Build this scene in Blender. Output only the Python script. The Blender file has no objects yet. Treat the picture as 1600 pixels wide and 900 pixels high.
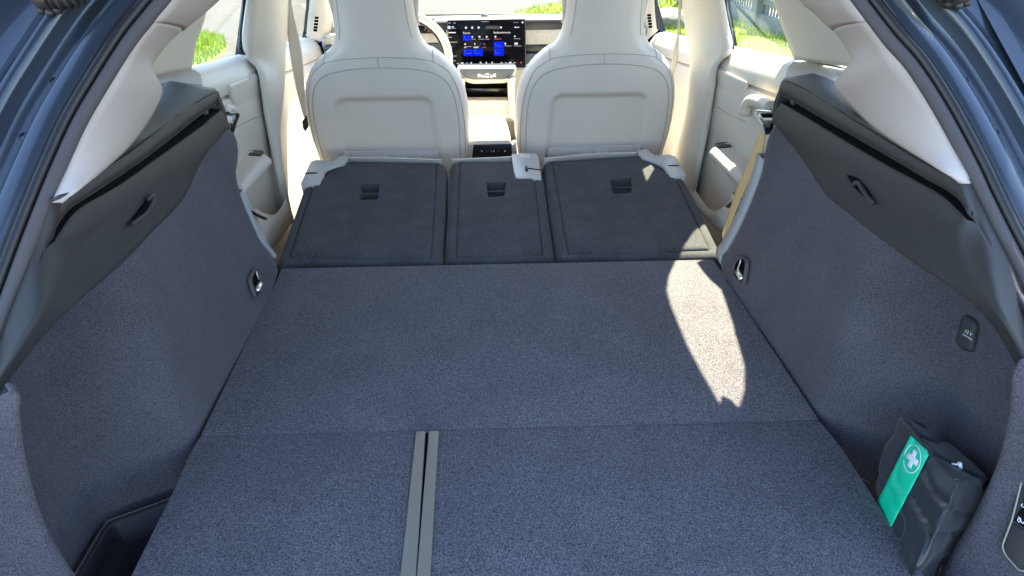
import bpy, bmesh, math, random
from mathutils import Vector, Matrix, noise
from mathutils.bvhtree import BVHTree

random.seed(4)
SC = bpy.context.scene
COL = SC.collection

# ------------------------------------------------------------------ camera
CAM_C = Vector((-0.04, 0.0, 0.76))
CAM_R = Vector((0.99864, -0.04914, -0.00768)).normalized()
CAM_F = Vector((0.03981, 0.87779, -0.47738)).normalized()
CAM_U = CAM_R.cross(CAM_F).normalized()
CAM_F = CAM_U.cross(CAM_R).normalized()
cam = bpy.data.cameras.new('camera')
cam.lens = 24.0; cam.sensor_width = 36.0; cam.clip_start = 0.02; cam.clip_end = 500
cam_ob = bpy.data.objects.new('camera', cam); COL.objects.link(cam_ob)
M3 = Matrix((CAM_R, CAM_U, -CAM_F)).transposed()
cam_ob.matrix_world = Matrix.Translation(CAM_C) @ M3.to_4x4()
SC.camera = cam_ob

# ------------------------------------------------------------------ light
SUN_AZ, SUN_EL = math.radians(66.7), math.radians(54.7)      # azimuth from +X towards +Y
SUN = Vector((math.cos(SUN_EL)*math.cos(SUN_AZ), math.cos(SUN_EL)*math.sin(SUN_AZ), math.sin(SUN_EL)))
w = bpy.data.worlds.new('World'); SC.world = w; w.use_nodes = True
nt = w.node_tree; bgn = nt.nodes['Background']
sky = nt.nodes.new('ShaderNodeTexSky'); sky.sky_type = 'NISHITA'; sky.sun_disc = False
sky.sun_elevation = SUN_EL; sky.sun_rotation = math.atan2(SUN.x, SUN.y)
sky.air_density = 1.0; sky.dust_density = 0.6; sky.ozone_density = 1.0
nt.links.new(sky.outputs[0], bgn.inputs[0]); bgn.inputs[1].default_value = 0.15
sl = bpy.data.lights.new('sun', 'SUN'); sl.energy = 5.0; sl.angle = math.radians(0.55); sl.color = (1.0, 0.925, 0.68)
so = bpy.data.objects.new('sun', sl); COL.objects.link(so)
so.rotation_euler = (-SUN).to_track_quat('-Z', 'Y').to_euler(); so.location = SUN*20
SC.view_settings.view_transform = 'Standard'; SC.view_settings.look = 'None'
SC.view_settings.exposure = 2.6; SC.view_settings.gamma = 1.0
SC.cycles.max_bounces = 10; SC.cycles.diffuse_bounces = 6; SC.cycles.glossy_bounces = 3
SC.cycles.transparent_max_bounces = 12; SC.cycles.sample_clamp_indirect = 4.0
SC.cycles.caustics_reflective = False; SC.cycles.caustics_refractive = False

# ------------------------------------------------------------------ helpers
def ray(x, y):
    return CAM_F + CAM_R*((x-800)/1066.67) + CAM_U*((450-y)/1066.67)
def px(x, y, X=None, Y=None, Z=None):
    """point of the view ray through photo pixel (x, y) on one car plane"""
    d = ray(x, y)
    i, v = (0, X) if X is not None else (1, Y) if Y is not None else (2, Z)
    return CAM_C + d*((v-CAM_C[i])/d[i])
def hit(q, f):
    d = ray(*q); fa = f(CAM_C+d*.2); t = .2
    while t < 9:
        t += .02
        if f(CAM_C+d*t)*fa < 0:
            lo, hi = t-.02, t
            for _ in range(30):
                m = (lo+hi)/2
                if f(CAM_C+d*m)*fa < 0: hi = m
                else: lo = m
            return CAM_C+d*lo
    raise ValueError('no hit %s' % (q,))
def pts(qs, **k): return [px(*q, **k) for q in qs]
def hits(qs, f): return [hit(q, f) for q in qs]

BASE = {}
def setp(o, label=None, cat=None, group=None, kind=None):
    if label: o['label'] = label
    if cat: o['category'] = cat
    if group: o['group'] = group
    if kind: o['kind'] = kind
    return o
def thing(name, label, cat, loc=(0, 0, 0), group=None):
    o = bpy.data.objects.new(name, None); COL.objects.link(o)
    o.empty_display_size = .05
    o.location = loc; BASE[o.name] = Vector(loc)
    return setp(o, label, cat, group)
def mk(name, verts, faces, mat, parent=None, smooth=True, thick=0, bevel=0, off=0.0):
    b = BASE[parent.name] if parent else Vector((0, 0, 0))
    me = bpy.data.meshes.new(name)
    me.from_pydata([tuple(Vector(v)-b) for v in verts], [], faces)
    if isinstance(mat, (list, tuple)):
        for m in mat: me.materials.append(m)
    else: me.materials.append(mat)
    bm = bmesh.new(); bm.from_mesh(me)
    bmesh.ops.recalc_face_normals(bm, faces=bm.faces)
    bm.to_mesh(me); bm.free()
    if smooth:
        me.polygons.foreach_set('use_smooth', [True]*len(me.polygons))
    o = bpy.data.objects.new(name, me); COL.objects.link(o)
    if parent: o.parent = parent
    BASE[o.name] = b
    if thick:
        s = o.modifiers.new('thick', 'SOLIDIFY'); s.thickness = thick; s.offset = off
    if bevel:
        s = o.modifiers.new('bev', 'BEVEL'); s.width = bevel; s.segments = 2; s.limit_method = 'ANGLE'
        s.angle_limit = math.radians(40)
    return o
def sharp(o, ang=35):
    me = o.data
    me.set_sharp_from_angle(angle=math.radians(ang))
    return o
def crom(P, n, closed=False):
    """resample a polyline with Catmull-Rom, n points evenly by length"""
    P = [Vector(p) for p in P]; m = len(P)
    if m == 2 and not closed:
        return [P[0].lerp(P[1], i/(n-1)) for i in range(n)]
    D = []
    segs = m if closed else m-1
    for i in range(segs):
        p1, p2 = P[i], P[(i+1) % m]
        p0 = P[(i-1) % m] if (closed or i > 0) else p1*2-p2
        p3 = P[(i+2) % m] if (closed or i+2 < m) else p2*2-p1
        for k in range(16):
            t = k/16
            D.append(.5*((2*p1)+(p2-p0)*t+(2*p0-5*p1+4*p2-p3)*t*t+(3*p1-p0-3*p2+p3)*t**3))
    D.append(P[0].copy() if closed else P[-1].copy())
    L = [0]
    for a, b in zip(D, D[1:]): L.append(L[-1]+(b-a).length)
    out = []; j = 0
    N = n if closed else n-1
    for i in range(n):
        s = L[-1]*i/N
        while j < len(L)-2 and L[j+1] < s: j += 1
        k = (s-L[j])/max(1e-9, L[j+1]-L[j])
        out.append(D[j].lerp(D[j+1], min(1, k)))
    return out
def cromk(P, n):
    """Catmull-Rom, n points evenly by control index (keeps matched curves matched)"""
    P = [Vector(p) for p in P]; m = len(P); out = []
    for i in range(n):
        s = (m-1)*i/(n-1); j = min(int(s), m-2); t = s-j
        p1, p2 = P[j], P[j+1]
        p0 = P[j-1] if j > 0 else p1*2-p2
        p3 = P[j+2] if j+2 < m else p2*2-p1
        out.append(.5*((2*p1)+(p2-p0)*t+(2*p0-5*p1+4*p2-p3)*t*t+(3*p1-p0-3*p2+p3)*t**3))
    return out
def grid_faces(a, b, closed=False):
    f = []
    for i in range(a-1):
        for j in range(b if closed else b-1):
            j2 = (j+1) % b
            f.append((i*b+j, i*b+j2, (i+1)*b+j2, (i+1)*b+j))
    return f
def loft(name, curves, mat, parent=None, n=40, m=0, thick=.004, matched=False, bulge=0, bdir=None, off=0.0, smooth=True):
    cs = [(cromk if matched else crom)(c, n) for c in curves]
    if m:
        cols = [crom([c[i] for c in cs], m) if len(cs) > 2 else [cs[0][i].lerp(cs[1][i], k/(m-1)) for k in range(m)] for i in range(n)]
        if bulge:
            d = Vector(bdir).normalized()
            for c in cols:
                for k in range(m):
                    c[k] = c[k]+d*(bulge*4*(k/(m-1))*(1-k/(m-1)))
        V = [v for c in cols for v in c]; F = grid_faces(n, m)
    else:
        V = [v for c in cs for v in c]; F = grid_faces(len(cs), n)
    return mk(name, V, F, mat, parent, smooth, thick, off=off)
def tube(name, P, r, mat, parent=None, seg=8, n=0, closed=False, flat=1.0, radii=None):
    P = crom(P, n, closed) if n else [Vector(p) for p in P]
    m = len(P); V = []
    up = Vector((.31, .17, .93)).normalized()
    pa = None
    for i, p in enumerate(P):
        t = ((P[(i+1) % m] if (closed or i < m-1) else P[i])-(P[i-1] if (closed or i > 0) else P[i])).normalized()
        if pa is None:
            a = t.cross(up)
            if a.length < .1: a = t.cross(Vector((1, 0, 0)))
        else: a = pa - t*pa.dot(t)
        a.normalize(); pa = a; b = t.cross(a)
        rr = radii[i] if radii else r
        for k in range(seg):
            th = 2*math.pi*k/seg
            V.append(p+a*(rr*math.cos(th))+b*(rr*flat*math.sin(th)))
    F = grid_faces(m, seg, True)
    if closed:
        F += [((m-1)*seg+k, (m-1)*seg+(k+1) % seg, (k+1) % seg, k) for k in range(seg)]
    else:
        F += [tuple(range(seg)), tuple(range((m-1)*seg, m*seg))]
    return mk(name, V, F, mat, parent)
def box(name, lo, hi, mat, parent=None, bevel=.003):
    x0, y0, z0 = lo; x1, y1, z1 = hi
    V = [(x0, y0, z0), (x1, y0, z0), (x1, y1, z0), (x0, y1, z0), (x0, y0, z1), (x1, y0, z1), (x1, y1, z1), (x0, y1, z1)]
    F = [(0, 3, 2, 1), (4, 5, 6, 7), (0, 1, 5, 4), (1, 2, 6, 5), (2, 3, 7, 6), (3, 0, 4, 7)]
    return mk(name, V, F, mat, parent, False, 0, bevel)
def frame_of(P):
    """origin + in-plane axes + normal of a 3D polygon"""
    o = sum(P, Vector())/len(P); nrm = Vector()
    for a, b in zip(P, P[1:]+P[:1]): nrm += (a-o).cross(b-o)
    nrm.normalize()
    if nrm.dot(CAM_C-o) < 0: nrm = -nrm
    u = (P[1]-P[0]); u = (u-nrm*u.dot(nrm)).normalized(); v = nrm.cross(u)
    return o, u, v, nrm
def round_poly(P2, r, k=5):
    """round the corners of a 2D polygon"""
    out = []; m = len(P2)
    for i in range(m):
        p = Vector(P2[i]); a = Vector(P2[i-1]); b = Vector(P2[(i+1) % m])
        rr = r[i] if isinstance(r, (list, tuple)) else r
        da = (a-p); db = (b-p)
        L = min(rr, da.length*.45, db.length*.45)
        if r == 0: out.append(p); continue
        A = p+da.normalized()*L; B = p+db.normalized()*L
        for j in range(k+1):
            t = j/k
            out.append(A*(1-t)**2+p*2*t*(1-t)+B*t*t)
    return out
def offset2(P, d):
    """inset a dense 2D polygon by d (positive = inwards)"""
    m = len(P)
    area = sum(P[i].x*P[(i+1) % m].y-P[(i+1) % m].x*P[i].y for i in range(m))
    s = 1 if area > 0 else -1
    out = []
    for i in range(m):
        e1 = (P[i]-P[i-1]); e2 = (P[(i+1) % m]-P[i])
        if e1.length < 1e-9: e1 = e2
        if e2.length < 1e-9: e2 = e1
        n1 = Vector((-e1.y, e1.x)).normalized()*s; n2 = Vector((-e2.y, e2.x)).normalized()*s
        b = (n1+n2)
        if b.length < 1e-6: b = n1
        b.normalize(); c = max(.5, b.dot(n1))
        out.append(P[i]+b*(d/c))
    return out
def pad(name, P3, rings, mat, parent=None, r=.01, k=5, lift=0, fr=None, smooth=True, ang=50):
    """a plate on the plane of polygon P3: rings = (inset, height) from the back edge to the middle of the face"""
    o, u, v, nn = fr or frame_of(P3)
    raw = [Vector(((p-o).dot(u), (p-o).dot(v))) for p in P3]
    V, F = [], []; m = 0
    for ins, h in rings:
        Q = round_poly(offset2(raw, ins), max(r-ins*.8, .0012) if r else 0, k)
        m = len(Q)
        V += [o+u*q.x+v*q.y+nn*(h+lift) for q in Q]
    F = grid_faces(len(rings), m, True)
    F.append(tuple(range((len(rings)-1)*m, len(rings)*m)))
    F.append(tuple(range(m))[::-1])
    ob = mk(name, V, F, mat, parent, smooth)
    if smooth: sharp(ob, ang)
    return ob
def plate(name, P3, t, mat, parent=None, r=.004, bev=.001, lift=0, fr=None):
    return pad(name, P3, [(0, -t), (0, -bev), (bev*.4, -bev*.3), (bev, 0)], mat, parent, r, 4, lift+0, fr)
def copy_tree(o, parent=None):
    c = o.copy(); COL.objects.link(c); BASE[c.name] = BASE.get(o.name, Vector((0, 0, 0)))
    if parent: c.parent = parent; c.matrix_parent_inverse = Matrix()
    for ch in list(o.children): copy_tree(ch, c)
    return c
def text(name, body, org, u, v, size, mat, parent=None, align='CENTER', ex=.0004):
    cu = bpy.data.curves.new(name, 'FONT'); cu.body = body; cu.size = size; cu.align_x = align; cu.align_y = 'CENTER'
    cu.extrude = ex; cu.resolution_u = 3
    o = bpy.data.objects.new(name, cu); COL.objects.link(o)
    cu.materials.append(mat)
    me = bpy.data.meshes.new_from_object(o.evaluated_get(bpy.context.evaluated_depsgraph_get()))
    bpy.data.objects.remove(o); o = bpy.data.objects.new(name, me); COL.objects.link(o)
    u = u.normalized(); n_ = u.cross(v).normalized(); v = n_.cross(u)
    b = BASE[parent.name] if parent else Vector()
    o.matrix_world = Matrix.Translation(org-b) @ Matrix((u, v, n_)).transposed().to_4x4()
    if parent: o.parent = parent
    BASE[o.name] = b
    return o

def cut(o, cutter):
    md = o.modifiers.new('cut', 'BOOLEAN'); md.operation = 'DIFFERENCE'; md.object = cutter; md.solver = 'EXACT'
    bpy.context.view_layer.update()
    dg = bpy.context.evaluated_depsgraph_get()
    me = bpy.data.meshes.new_from_object(o.evaluated_get(dg))
    o.modifiers.remove(md); o.data = me
    for p in me.polygons:
        if p.area > 4e-4 and len(p.vertices) > 4: p.use_smooth = False
    bpy.data.objects.remove(cutter)

# ------------------------------------------------------------------ materials
def mat(name, col, rough=.5, metal=0, coat=0, sheen=0, spec=.5, bump=0, bscale=400, var=0, vscale=40, sub=0, emit=None, estr=1, col2=None, csc=None, detail=2, ramp=(.3, .7), bdist=.001):
    m = bpy.data.materials.new(name); m.use_nodes = True
    t = m.node_tree; b = t.nodes['Principled BSDF']
    c = tuple(col)+(1,)
    b.inputs['Base Color'].default_value = c
    b.inputs['Roughness'].default_value = rough
    b.inputs['Metallic'].default_value = metal
    b.inputs['Coat Weight'].default_value = coat
    b.inputs['Coat Roughness'].default_value = .04
    b.inputs['Sheen Weight'].default_value = sheen
    b.inputs['Specular IOR Level'].default_value = spec
    tc = t.nodes.new('ShaderNodeTexCoord')
    if emit:
        b.inputs['Emission Color'].default_value = tuple(emit)+(1,); b.inputs['Emission Strength'].default_value = estr
    src = None
    if col2:
        nz = t.nodes.new('ShaderNodeTexNoise'); nz.inputs['Scale'].default_value = csc; nz.inputs['Detail'].default_value = detail
        nz.inputs['Roughness'].default_value = .65
        t.links.new(tc.outputs['Object'], nz.inputs['Vector'])
        cr = t.nodes.new('ShaderNodeValToRGB')
        cr.color_ramp.elements[0].position = ramp[0]; cr.color_ramp.elements[1].position = ramp[1]
        cr.color_ramp.elements[0].color = tuple(col2)+(1,); cr.color_ramp.elements[1].color = c
        t.links.new(nz.outputs['Fac'], cr.inputs['Fac']); src = cr.outputs['Color']
    if var:
        n2 = t.nodes.new('ShaderNodeTexNoise'); n2.inputs['Scale'].default_value = vscale; n2.inputs['Detail'].default_value = 4
        t.links.new(tc.outputs['Object'], n2.inputs['Vector'])
        mr = t.nodes.new('ShaderNodeMapRange'); mr.inputs[3].default_value = 1-var; mr.inputs[4].default_value = 1+var
        mr.inputs[1].default_value = .3; mr.inputs[2].default_value = .7
        t.links.new(n2.outputs['Fac'], mr.inputs[0])
        mx = t.nodes.new('ShaderNodeVectorMath'); mx.operation = 'SCALE'
        if src: t.links.new(src, mx.inputs[0])
        else: mx.inputs[0].default_value = col
        t.links.new(mr.outputs[0], mx.inputs['Scale']); src = mx.outputs[0]
    if src: t.links.new(src, b.inputs['Base Color'])
    if bump:
        n3 = t.nodes.new('ShaderNodeTexNoise'); n3.inputs['Scale'].default_value = bscale; n3.inputs['Detail'].default_value = 3
        t.links.new(tc.outputs['Object'], n3.inputs['Vector'])
        bp = t.nodes.new('ShaderNodeBump'); bp.inputs['Strength'].default_value = bump; bp.inputs['Distance'].default_value = bdist
        t.links.new(n3.outputs['Fac'], bp.inputs['Height']); t.links.new(bp.outputs[0], b.inputs['Normal'])
    return m
M = {}
M['carpet'] = mat('floor_carpet', (.232, .214, .236), 1, sheen=.15, spec=.1, col2=(.030, .027, .034), csc=575, detail=3, ramp=(.36, .67), bump=.5, bscale=425, bdist=.002, var=.10, vscale=9)
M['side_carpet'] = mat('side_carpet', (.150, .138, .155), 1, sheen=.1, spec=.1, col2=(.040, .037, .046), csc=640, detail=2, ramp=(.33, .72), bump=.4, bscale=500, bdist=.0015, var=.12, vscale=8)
M['felt'] = mat('seat_back_felt', (.112, .109, .116), 1, sheen=.1, spec=.1, col2=(.03, .031, .033), csc=330, detail=4, ramp=(.3, .72), bump=.4, bscale=260, bdist=.0015, var=.16, vscale=13)
M['black'] = mat('dark_grained_plastic', (.048, .045, .045), .58, bump=.25, bscale=900, bdist=.0004, spec=.3)
M['ledge'] = mat('grained_ledge_plastic', (.036, .037, .039), .55, bump=.9, bscale=420, bdist=.001)
M['foam_edge'] = mat('pale_edge_plastic', (.40, .41, .42), .5)
M['hole'] = mat('deep_black', (.004, .004, .005), .8, spec=.05)
M['gloss'] = mat('gloss_black', (.006, .006, .008), .12)
M['cream'] = mat('pillar_cloth_cream', (.60, .51, .465), .9, bump=.15, bscale=900, bdist=.0005, var=.02, vscale=20)
M['pillar'] = mat('pillar_plastic_grey_cream', (.61, .56, .48), .55, bump=.08, bscale=700, bdist=.0004)
M['door'] = mat('door_trim_pale', (.61, .56, .485), .5, bump=.15, bscale=600, bdist=.0005)
M['leather'] = mat('pale_grey_leather', (.73, .665, .60), .48, bump=.4, bscale=420, bdist=.0006, var=.03, vscale=7)
M['shell'] = mat('pale_seat_shell', (.70, .635, .575), .55, bump=.12, bscale=600, bdist=.0004, var=.02, vscale=6)
M['seam'] = mat('seam_thread', (.40, .37, .33), .8)
M['bezel'] = mat('pale_plastic', (.53, .525, .50), .4)
M['beige'] = mat('warm_beige', (.67, .61, .52), .55, bump=.1, bscale=600, bdist=.0004)
M['linen'] = mat('speckled_trim', (.66, .62, .56), .8, col2=(.45, .42, .38), csc=300, ramp=(.3, .6))
M['paint'] = mat('dark_blue_paint', (.037, .051, .075), .34, metal=.35, coat=.7)
M['rubber'] = mat('seal_rubber', (.016, .014, .015), .4, spec=.5)
M['rubber_lip'] = mat('seal_lip_cloth', (.085, .075, .078), .7)
M['steel'] = mat('bright_metal', (.75, .74, .70), .28, metal=1)
M['rail'] = mat('satin_rail', (.31, .285, .235), .40, metal=.35, bump=.06, bscale=900, bdist=.0003)
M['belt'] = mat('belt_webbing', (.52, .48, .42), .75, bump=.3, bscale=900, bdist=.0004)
M['belt_sunlit'] = mat('belt_webbing_sunlit_tan', (.74, .50, .22), .8, bump=.3, bscale=900, bdist=.0004)  # tan glow of sunlight put into the webbing colour
M['buckle'] = mat('buckle_black', (.012, .012, .013), .35)
M['bag'] = mat('bag_nylon', (.022, .023, .028), .31, bump=.3, bscale=90, bdist=.0015, sheen=.15)
M['green'] = mat('green_band', (.0, .60, .33), .45)
M['white'] = mat('white_print', (.85, .86, .9), .6)
M['screen'] = mat('screen_glass', (.003, .003, .006), .14, spec=.06)
M['tile'] = mat('screen_blue', (.0, .004, .10), .4, spec=.05, emit=(.0, .022, 1.0), estr=.13)
M['glow'] = mat('screen_white', (.3, .3, .3), .3, emit=(.9, .92, 1.0), estr=.11)
M['glow_dim'] = mat('screen_grey', (.1, .1, .1), .3, emit=(.8, .82, .9), estr=.035)
M['glow_red'] = mat('screen_red', (.2, .0, .02), .3, emit=(1, .05, .08), estr=.09)
M['glow_lilac'] = mat('screen_lilac', (.2, .2, .3), .3, emit=(.55, .5, 1), estr=.12)
M['band'] = mat('dash_dark_band', (.018, .019, .021), .35)
M['blue_grey'] = mat('dash_blue_grey', (.085, .10, .125), .5)
M['bellows'] = mat('gaiter_rubber', (.040, .033, .032), .45)
M['under'] = mat('underfloor_dark', (.02, .02, .022), .8)
M['tray'] = mat('tray_plastic', (.016, .017, .022), .6, bump=.3, bscale=900, bdist=.0004)
M['asphalt'] = mat('asphalt_bright', (.080, .071, .060), .95, col2=(.042, .037, .032), csc=14, detail=8, ramp=(.3, .7), bump=.5, bscale=60, bdist=.01, var=.08, vscale=.8)
M['turf'] = mat('turf_soil', (.20, .26, .012), 1, col2=(.13, .18, .01), csc=5, detail=6)
M['blade'] = mat('grass_blade', (.36, .44, .010), .6, col2=(.20, .28, .008), csc=7, detail=4, ramp=(.35, .65))
M['fence'] = mat('fence_grey_paint', (.11, .13, .13), .6, var=.1, vscale=6)
M['pale_stone'] = mat('pale_paving', (.52, .48, .42), .9, var=.1, vscale=3)
M['timber'] = mat('weathered_timber', (.16, .14, .12), .9, var=.25, vscale=12)
M['rock'] = mat('grey_rock', (.26, .25, .20), .95, col2=(.13, .13, .11), csc=6, detail=6, bump=.8, bscale=12, bdist=.02)
def glass(name, tint=(.93, .97, .95), k_=.55, f0=.022):
    m = bpy.data.materials.new(name); m.use_nodes = True; t = m.node_tree
    t.nodes.remove(t.nodes['Principled BSDF'])
    tr = t.nodes.new('ShaderNodeBsdfTransparent'); tr.inputs[0].default_value = tuple(tint)+(1,)
    gl = t.nodes.new('ShaderNodeBsdfGlossy'); gl.inputs['Roughness'].default_value = .01; gl.inputs['Color'].default_value = (.9, .95, .92, 1)
    lw = t.nodes.new('ShaderNodeLayerWeight')
    pw = t.nodes.new('ShaderNodeMath'); pw.operation = 'POWER'; pw.inputs[1].default_value = 5
    fr = t.nodes.new('ShaderNodeMath'); fr.operation = 'MULTIPLY_ADD'; fr.inputs[1].default_value = k_; fr.inputs[2].default_value = f0
    t.links.new(lw.outputs['Facing'], pw.inputs[0]); t.links.new(pw.outputs[0], fr.inputs[0])
    mx = t.nodes.new('ShaderNodeMixShader')
    t.links.new(fr.outputs[0], mx.inputs[0]); t.links.new(tr.outputs[0], mx.inputs[1]); t.links.new(gl.outputs[0], mx.inputs[2])
    t.links.new(mx.outputs[0], t.nodes['Material Output'].inputs[0])
    return m
M['glass'] = glass('window_glass')
M['windscreen'] = glass('windscreen_glass', (.90, .95, .93), .12, .008)

# ------------------------------------------------------------------ ground outside
GZ = -.68
gr = mk('ground', [(-150, -150, GZ), (150, -150, GZ), (150, 250, GZ), (-150, 250, GZ)], [(0, 1, 2, 3)], M['asphalt'], smooth=False)
setp(gr, 'sunlit pale asphalt road surface all round the car', None, None, 'structure')
def lawn(name, poly, n, label):
    cen = sum((Vector(p) for p in poly), Vector((0, 0)))/len(poly)
    P2 = round_poly([Vector(p) for p in poly], 1.0, 6)
    V = [(p.x, p.y, GZ+.004) for p in P2]+[(p.x*.985+cen.x*.015, p.y*.985+cen.y*.015, GZ+.03) for p in P2]
    m = len(P2); F = grid_faces(2, m, True)+[tuple(range(m, 2*m))]
    nv = len(V); xs = [p.x for p in P2]; ys = [p.y for p in P2]
    def inside(x, y):
        c = False
        for i in range(m):
            a, b = P2[i], P2[i-1]
            if (a.y > y) != (b.y > y) and x < (b.x-a.x)*(y-a.y)/(b.y-a.y)+a.x: c = not c
        return c
    k = 0; mats = [0]*len(F)
    while k < n:
        x = random.uniform(min(xs), max(xs)); y = random.uniform(min(ys), max(ys))
        if not inside(x, y): continue
        k += 1
        cl = noise.noise(Vector((x*2.2, y*2.2, 0)))
        h = (.05+.05*random.random())*(1+.6*cl); wd = .006+.006*random.random()
        a = random.random()*6.283; dx, dy = math.cos(a)*wd, math.sin(a)*wd
        lx, ly = random.gauss(0, .025), random.gauss(0, .025)
        b = len(V)
        V += [(x-dx, y-dy, GZ+.02), (x+dx, y+dy, GZ+.02), (x+lx, y+ly, GZ+.03+h)]
        F.append((b, b+1, b+2)); mats.append(1)
    o = mk(name, V, F, [M['turf'], M['blade']], smooth=False)
    o.data.polygons.foreach_set('material_index', mats)
    return setp(o, label, None, None, 'stuff')
lawn('grass', [(-3.3, 5.5), (-3.1, 8.0), (-3.18, 9.3), (-3.7, 10.3), (-4.6, 10.4), (-6.5, 9.0), (-6.5, 5.5)], 16000, 'bright green lawn patch beside the road outside the left rear window')
lawn('grass', [(.45, 12.2), (1.0, 13.0), (1.75, 14.0), (4.2, 17.0), (9, 20), (14, 20), (14, 5.5), (2.6, 5.5), (2.2, 9), (1.6, 11)], 42000, 'bright green lawn between the road and the grey fence, right of the car')
# fence with posts, rails and pickets running along the lawn
fx = 4.0
fe = thing('fence', 'grey picket fence with square posts beyond the lawn, seen through the right rear window', 'fence', (fx, 9, GZ))
for y in (7.3, 8.75, 10.25, 11.9, 13.6):
    box('post', (fx-.10, y-.085, GZ), (fx+.10, y+.085, GZ+1.25), M['fence'], fe, .01)
box('plinth', (fx-.05, 6.0, GZ), (fx+.05, 15.0, GZ+.22), M['fence'], fe, .008)
for z in (.34, 1.02):
    box('rail', (fx-.02, 6.0, GZ+z), (fx+.02, 15.0, GZ+z+.07), M['fence'], fe, .004)
pk = None
y = 6.05
while y < 14.9:
    if pk is None:
        pk = box('picket', (fx+.023, 0-.02, GZ+.21), (fx+.045, 0+.02, GZ+1.2), M['fence'], fe, 0); p0 = pk
        p0.location.y = y
    else:
        c = p0.copy(); COL.objects.link(c); c.location.y = y
    y += .105
pv = mk('pavement', [(fx+.35, 5.0, GZ+.045), (fx+1.5, 5.0, GZ+.045), (fx+1.5, 16, GZ+.045), (fx+.35, 16, GZ+.045)], [(0, 1, 2, 3)], M['pale_stone'], smooth=False, thick=.04)
setp(pv, 'pale paved path behind the grey picket fence', None, None, 'structure')
def rock(name, c, s, label):
    bm = bmesh.new(); bmesh.ops.create_icosphere(bm, subdivisions=4, radius=1)
    V = [];
    for v in bm.verts:
        d = 1+.28*noise.noise(v.co*1.4+Vector(c))+.1*noise.noise(v.co*4)
        V.append(Vector((c[0]+v.co.x*s[0]*d, c[1]+v.co.y*s[1]*d, c[2]+v.co.z*s[2]*d)))
    F = [tuple(v.index for v in f.verts) for f in bm.faces]; bm.free()
    o = mk(name, V, F, M['rock']); sharp(o, 40)
    return setp(o, label, 'boulder')
rock('boulder', (2.72, 10.45, GZ+.08), (.42, .34, .17), 'grey boulder on the lawn outside the right front window')
st = box('timber_stake', (3.62, 13.25, GZ), (3.70, 13.33, GZ+.9), M['timber'], None, .008)
setp(st, 'weathered timber stake upright on the lawn beyond the boulder', 'stake')

# ------------------------------------------------------------------ car body
car = thing('car', 'dark blue estate car seen through its open tailgate, with pale pillar trims', 'car', (0, 2.2, GZ))
APX = lambda P: P[1]-(.68+.85*(P[2]-.25))                     # plane of the tailgate opening
AN = Vector((0, -1, .85)).normalized()
def trim_plane(s, off=0): return lambda P: s*P[0]-(.535+.17*P[2]-off)

def glassx(z): return .80-.375*(z-.42)
def skin(s, outline, holes, name, parent, mt):
    cu = bpy.data.curves.new(name, 'CURVE'); cu.dimensions = '2D'; cu.fill_mode = 'BOTH'; cu.extrude = .012
    for poly in [outline]+holes:
        sp = cu.splines.new('POLY'); sp.points.add(len(poly)-1); sp.use_cyclic_u = True
        for p, q in zip(sp.points, poly): p.co = (q[0], q[1], 0, 1)
    t = bpy.data.objects.new(name, cu); COL.objects.link(t)
    dg = bpy.context.evaluated_depsgraph_get(); me = bpy.data.meshes.new_from_object(t.evaluated_get(dg))
    V = [(s*(glassx(v.co.y)+v.co.z), v.co.x, v.co.y) for v in me.vertices]
    F = [tuple(p.vertices) for p in me.polygons]
    bpy.data.objects.remove(t)
    return mk(name, V, F, mt, parent, False)
# window openings as (Y, z); unseen upper rear outline is shaped to cast the sunlit floor patch
W_REAR = [(1.72, .425), (1.78, .55), (1.84, .63), (1.855, .66), (1.787, .675), (1.68, .705), (1.548, .752), (1.50, .79), (1.478, .83), (1.47, .90), (1.54, .915), (1.634, .922), (1.738, .925), (1.823, .918), (1.895, .912), (1.95, .900), (1.995, .868), (2.035, .815), (2.068, .75), (2.088, .69), (2.10, .587), (2.33, .55), (2.36, .36)]
W_FRONT = [(2.62, .335), (2.459, .693), (2.386, .804), (2.55, .80), (2.8, .77), (3.1, .64), (3.45, .40), (3.45, .27)]
W_QUARTER = [(1.28, .46), (1.62, .46), (1.66, .53), (1.5, .57), (1.34, .55)]
for s, nm in ((-1, 'left'), (1, 'right')):
    skin(s, [(.95, .42), (1.7, .405), (3.75, .22), (3.72, .36), (3.35, .62), (2.98, .96), (2.2, 1.02), (1.26, 1.02), (1.20, .84), (1.07, .66), (.96, .54), (.88, .42)], [W_REAR, W_FRONT, W_QUARTER], 'side_frame', car, M['paint'])
    for W in (W_REAR, W_FRONT, W_QUARTER):
        mk('window_pane', [(s*(glassx(z)-.004), y, z) for y, z in W], [tuple(range(len(W)))], M['glass'], car, False)
    mk('body_side', [(s*.80, .98, .42), (s*.80, 1.7, .41), (s*.80, 3.9, .20), (s*.88, 3.9, .1), (s*.88, 3.9, GZ+.2), (s*.88, .70, GZ+.2), (s*.88, .84, .2), (s*.88, 1.7, .2)], [(0, 1, 7, 6), (1, 2, 3, 7), (6, 7, 3, 4, 5)], M['paint'], car, False, .01)
mk('roof', [(x*f, y, z) for y, z, f in ((.97, 1.05, .62), (1.08, 1.02, .62), (1.4, 1.03, .605), (2.2, 1.05, .605), (2.95, .985, .60)) for x in (-1, -.5, 0, .5, 1)], grid_faces(5, 5), M['cream'], car, True, .03)
mk('windscreen', [(x*f, y, z) for y, z, f in ((2.96, .97, .59), (3.66, .325, .74)) for x in (-1, -.5, 0, .5, 1)], grid_faces(2, 5), M['windscreen'], car, True)
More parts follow.
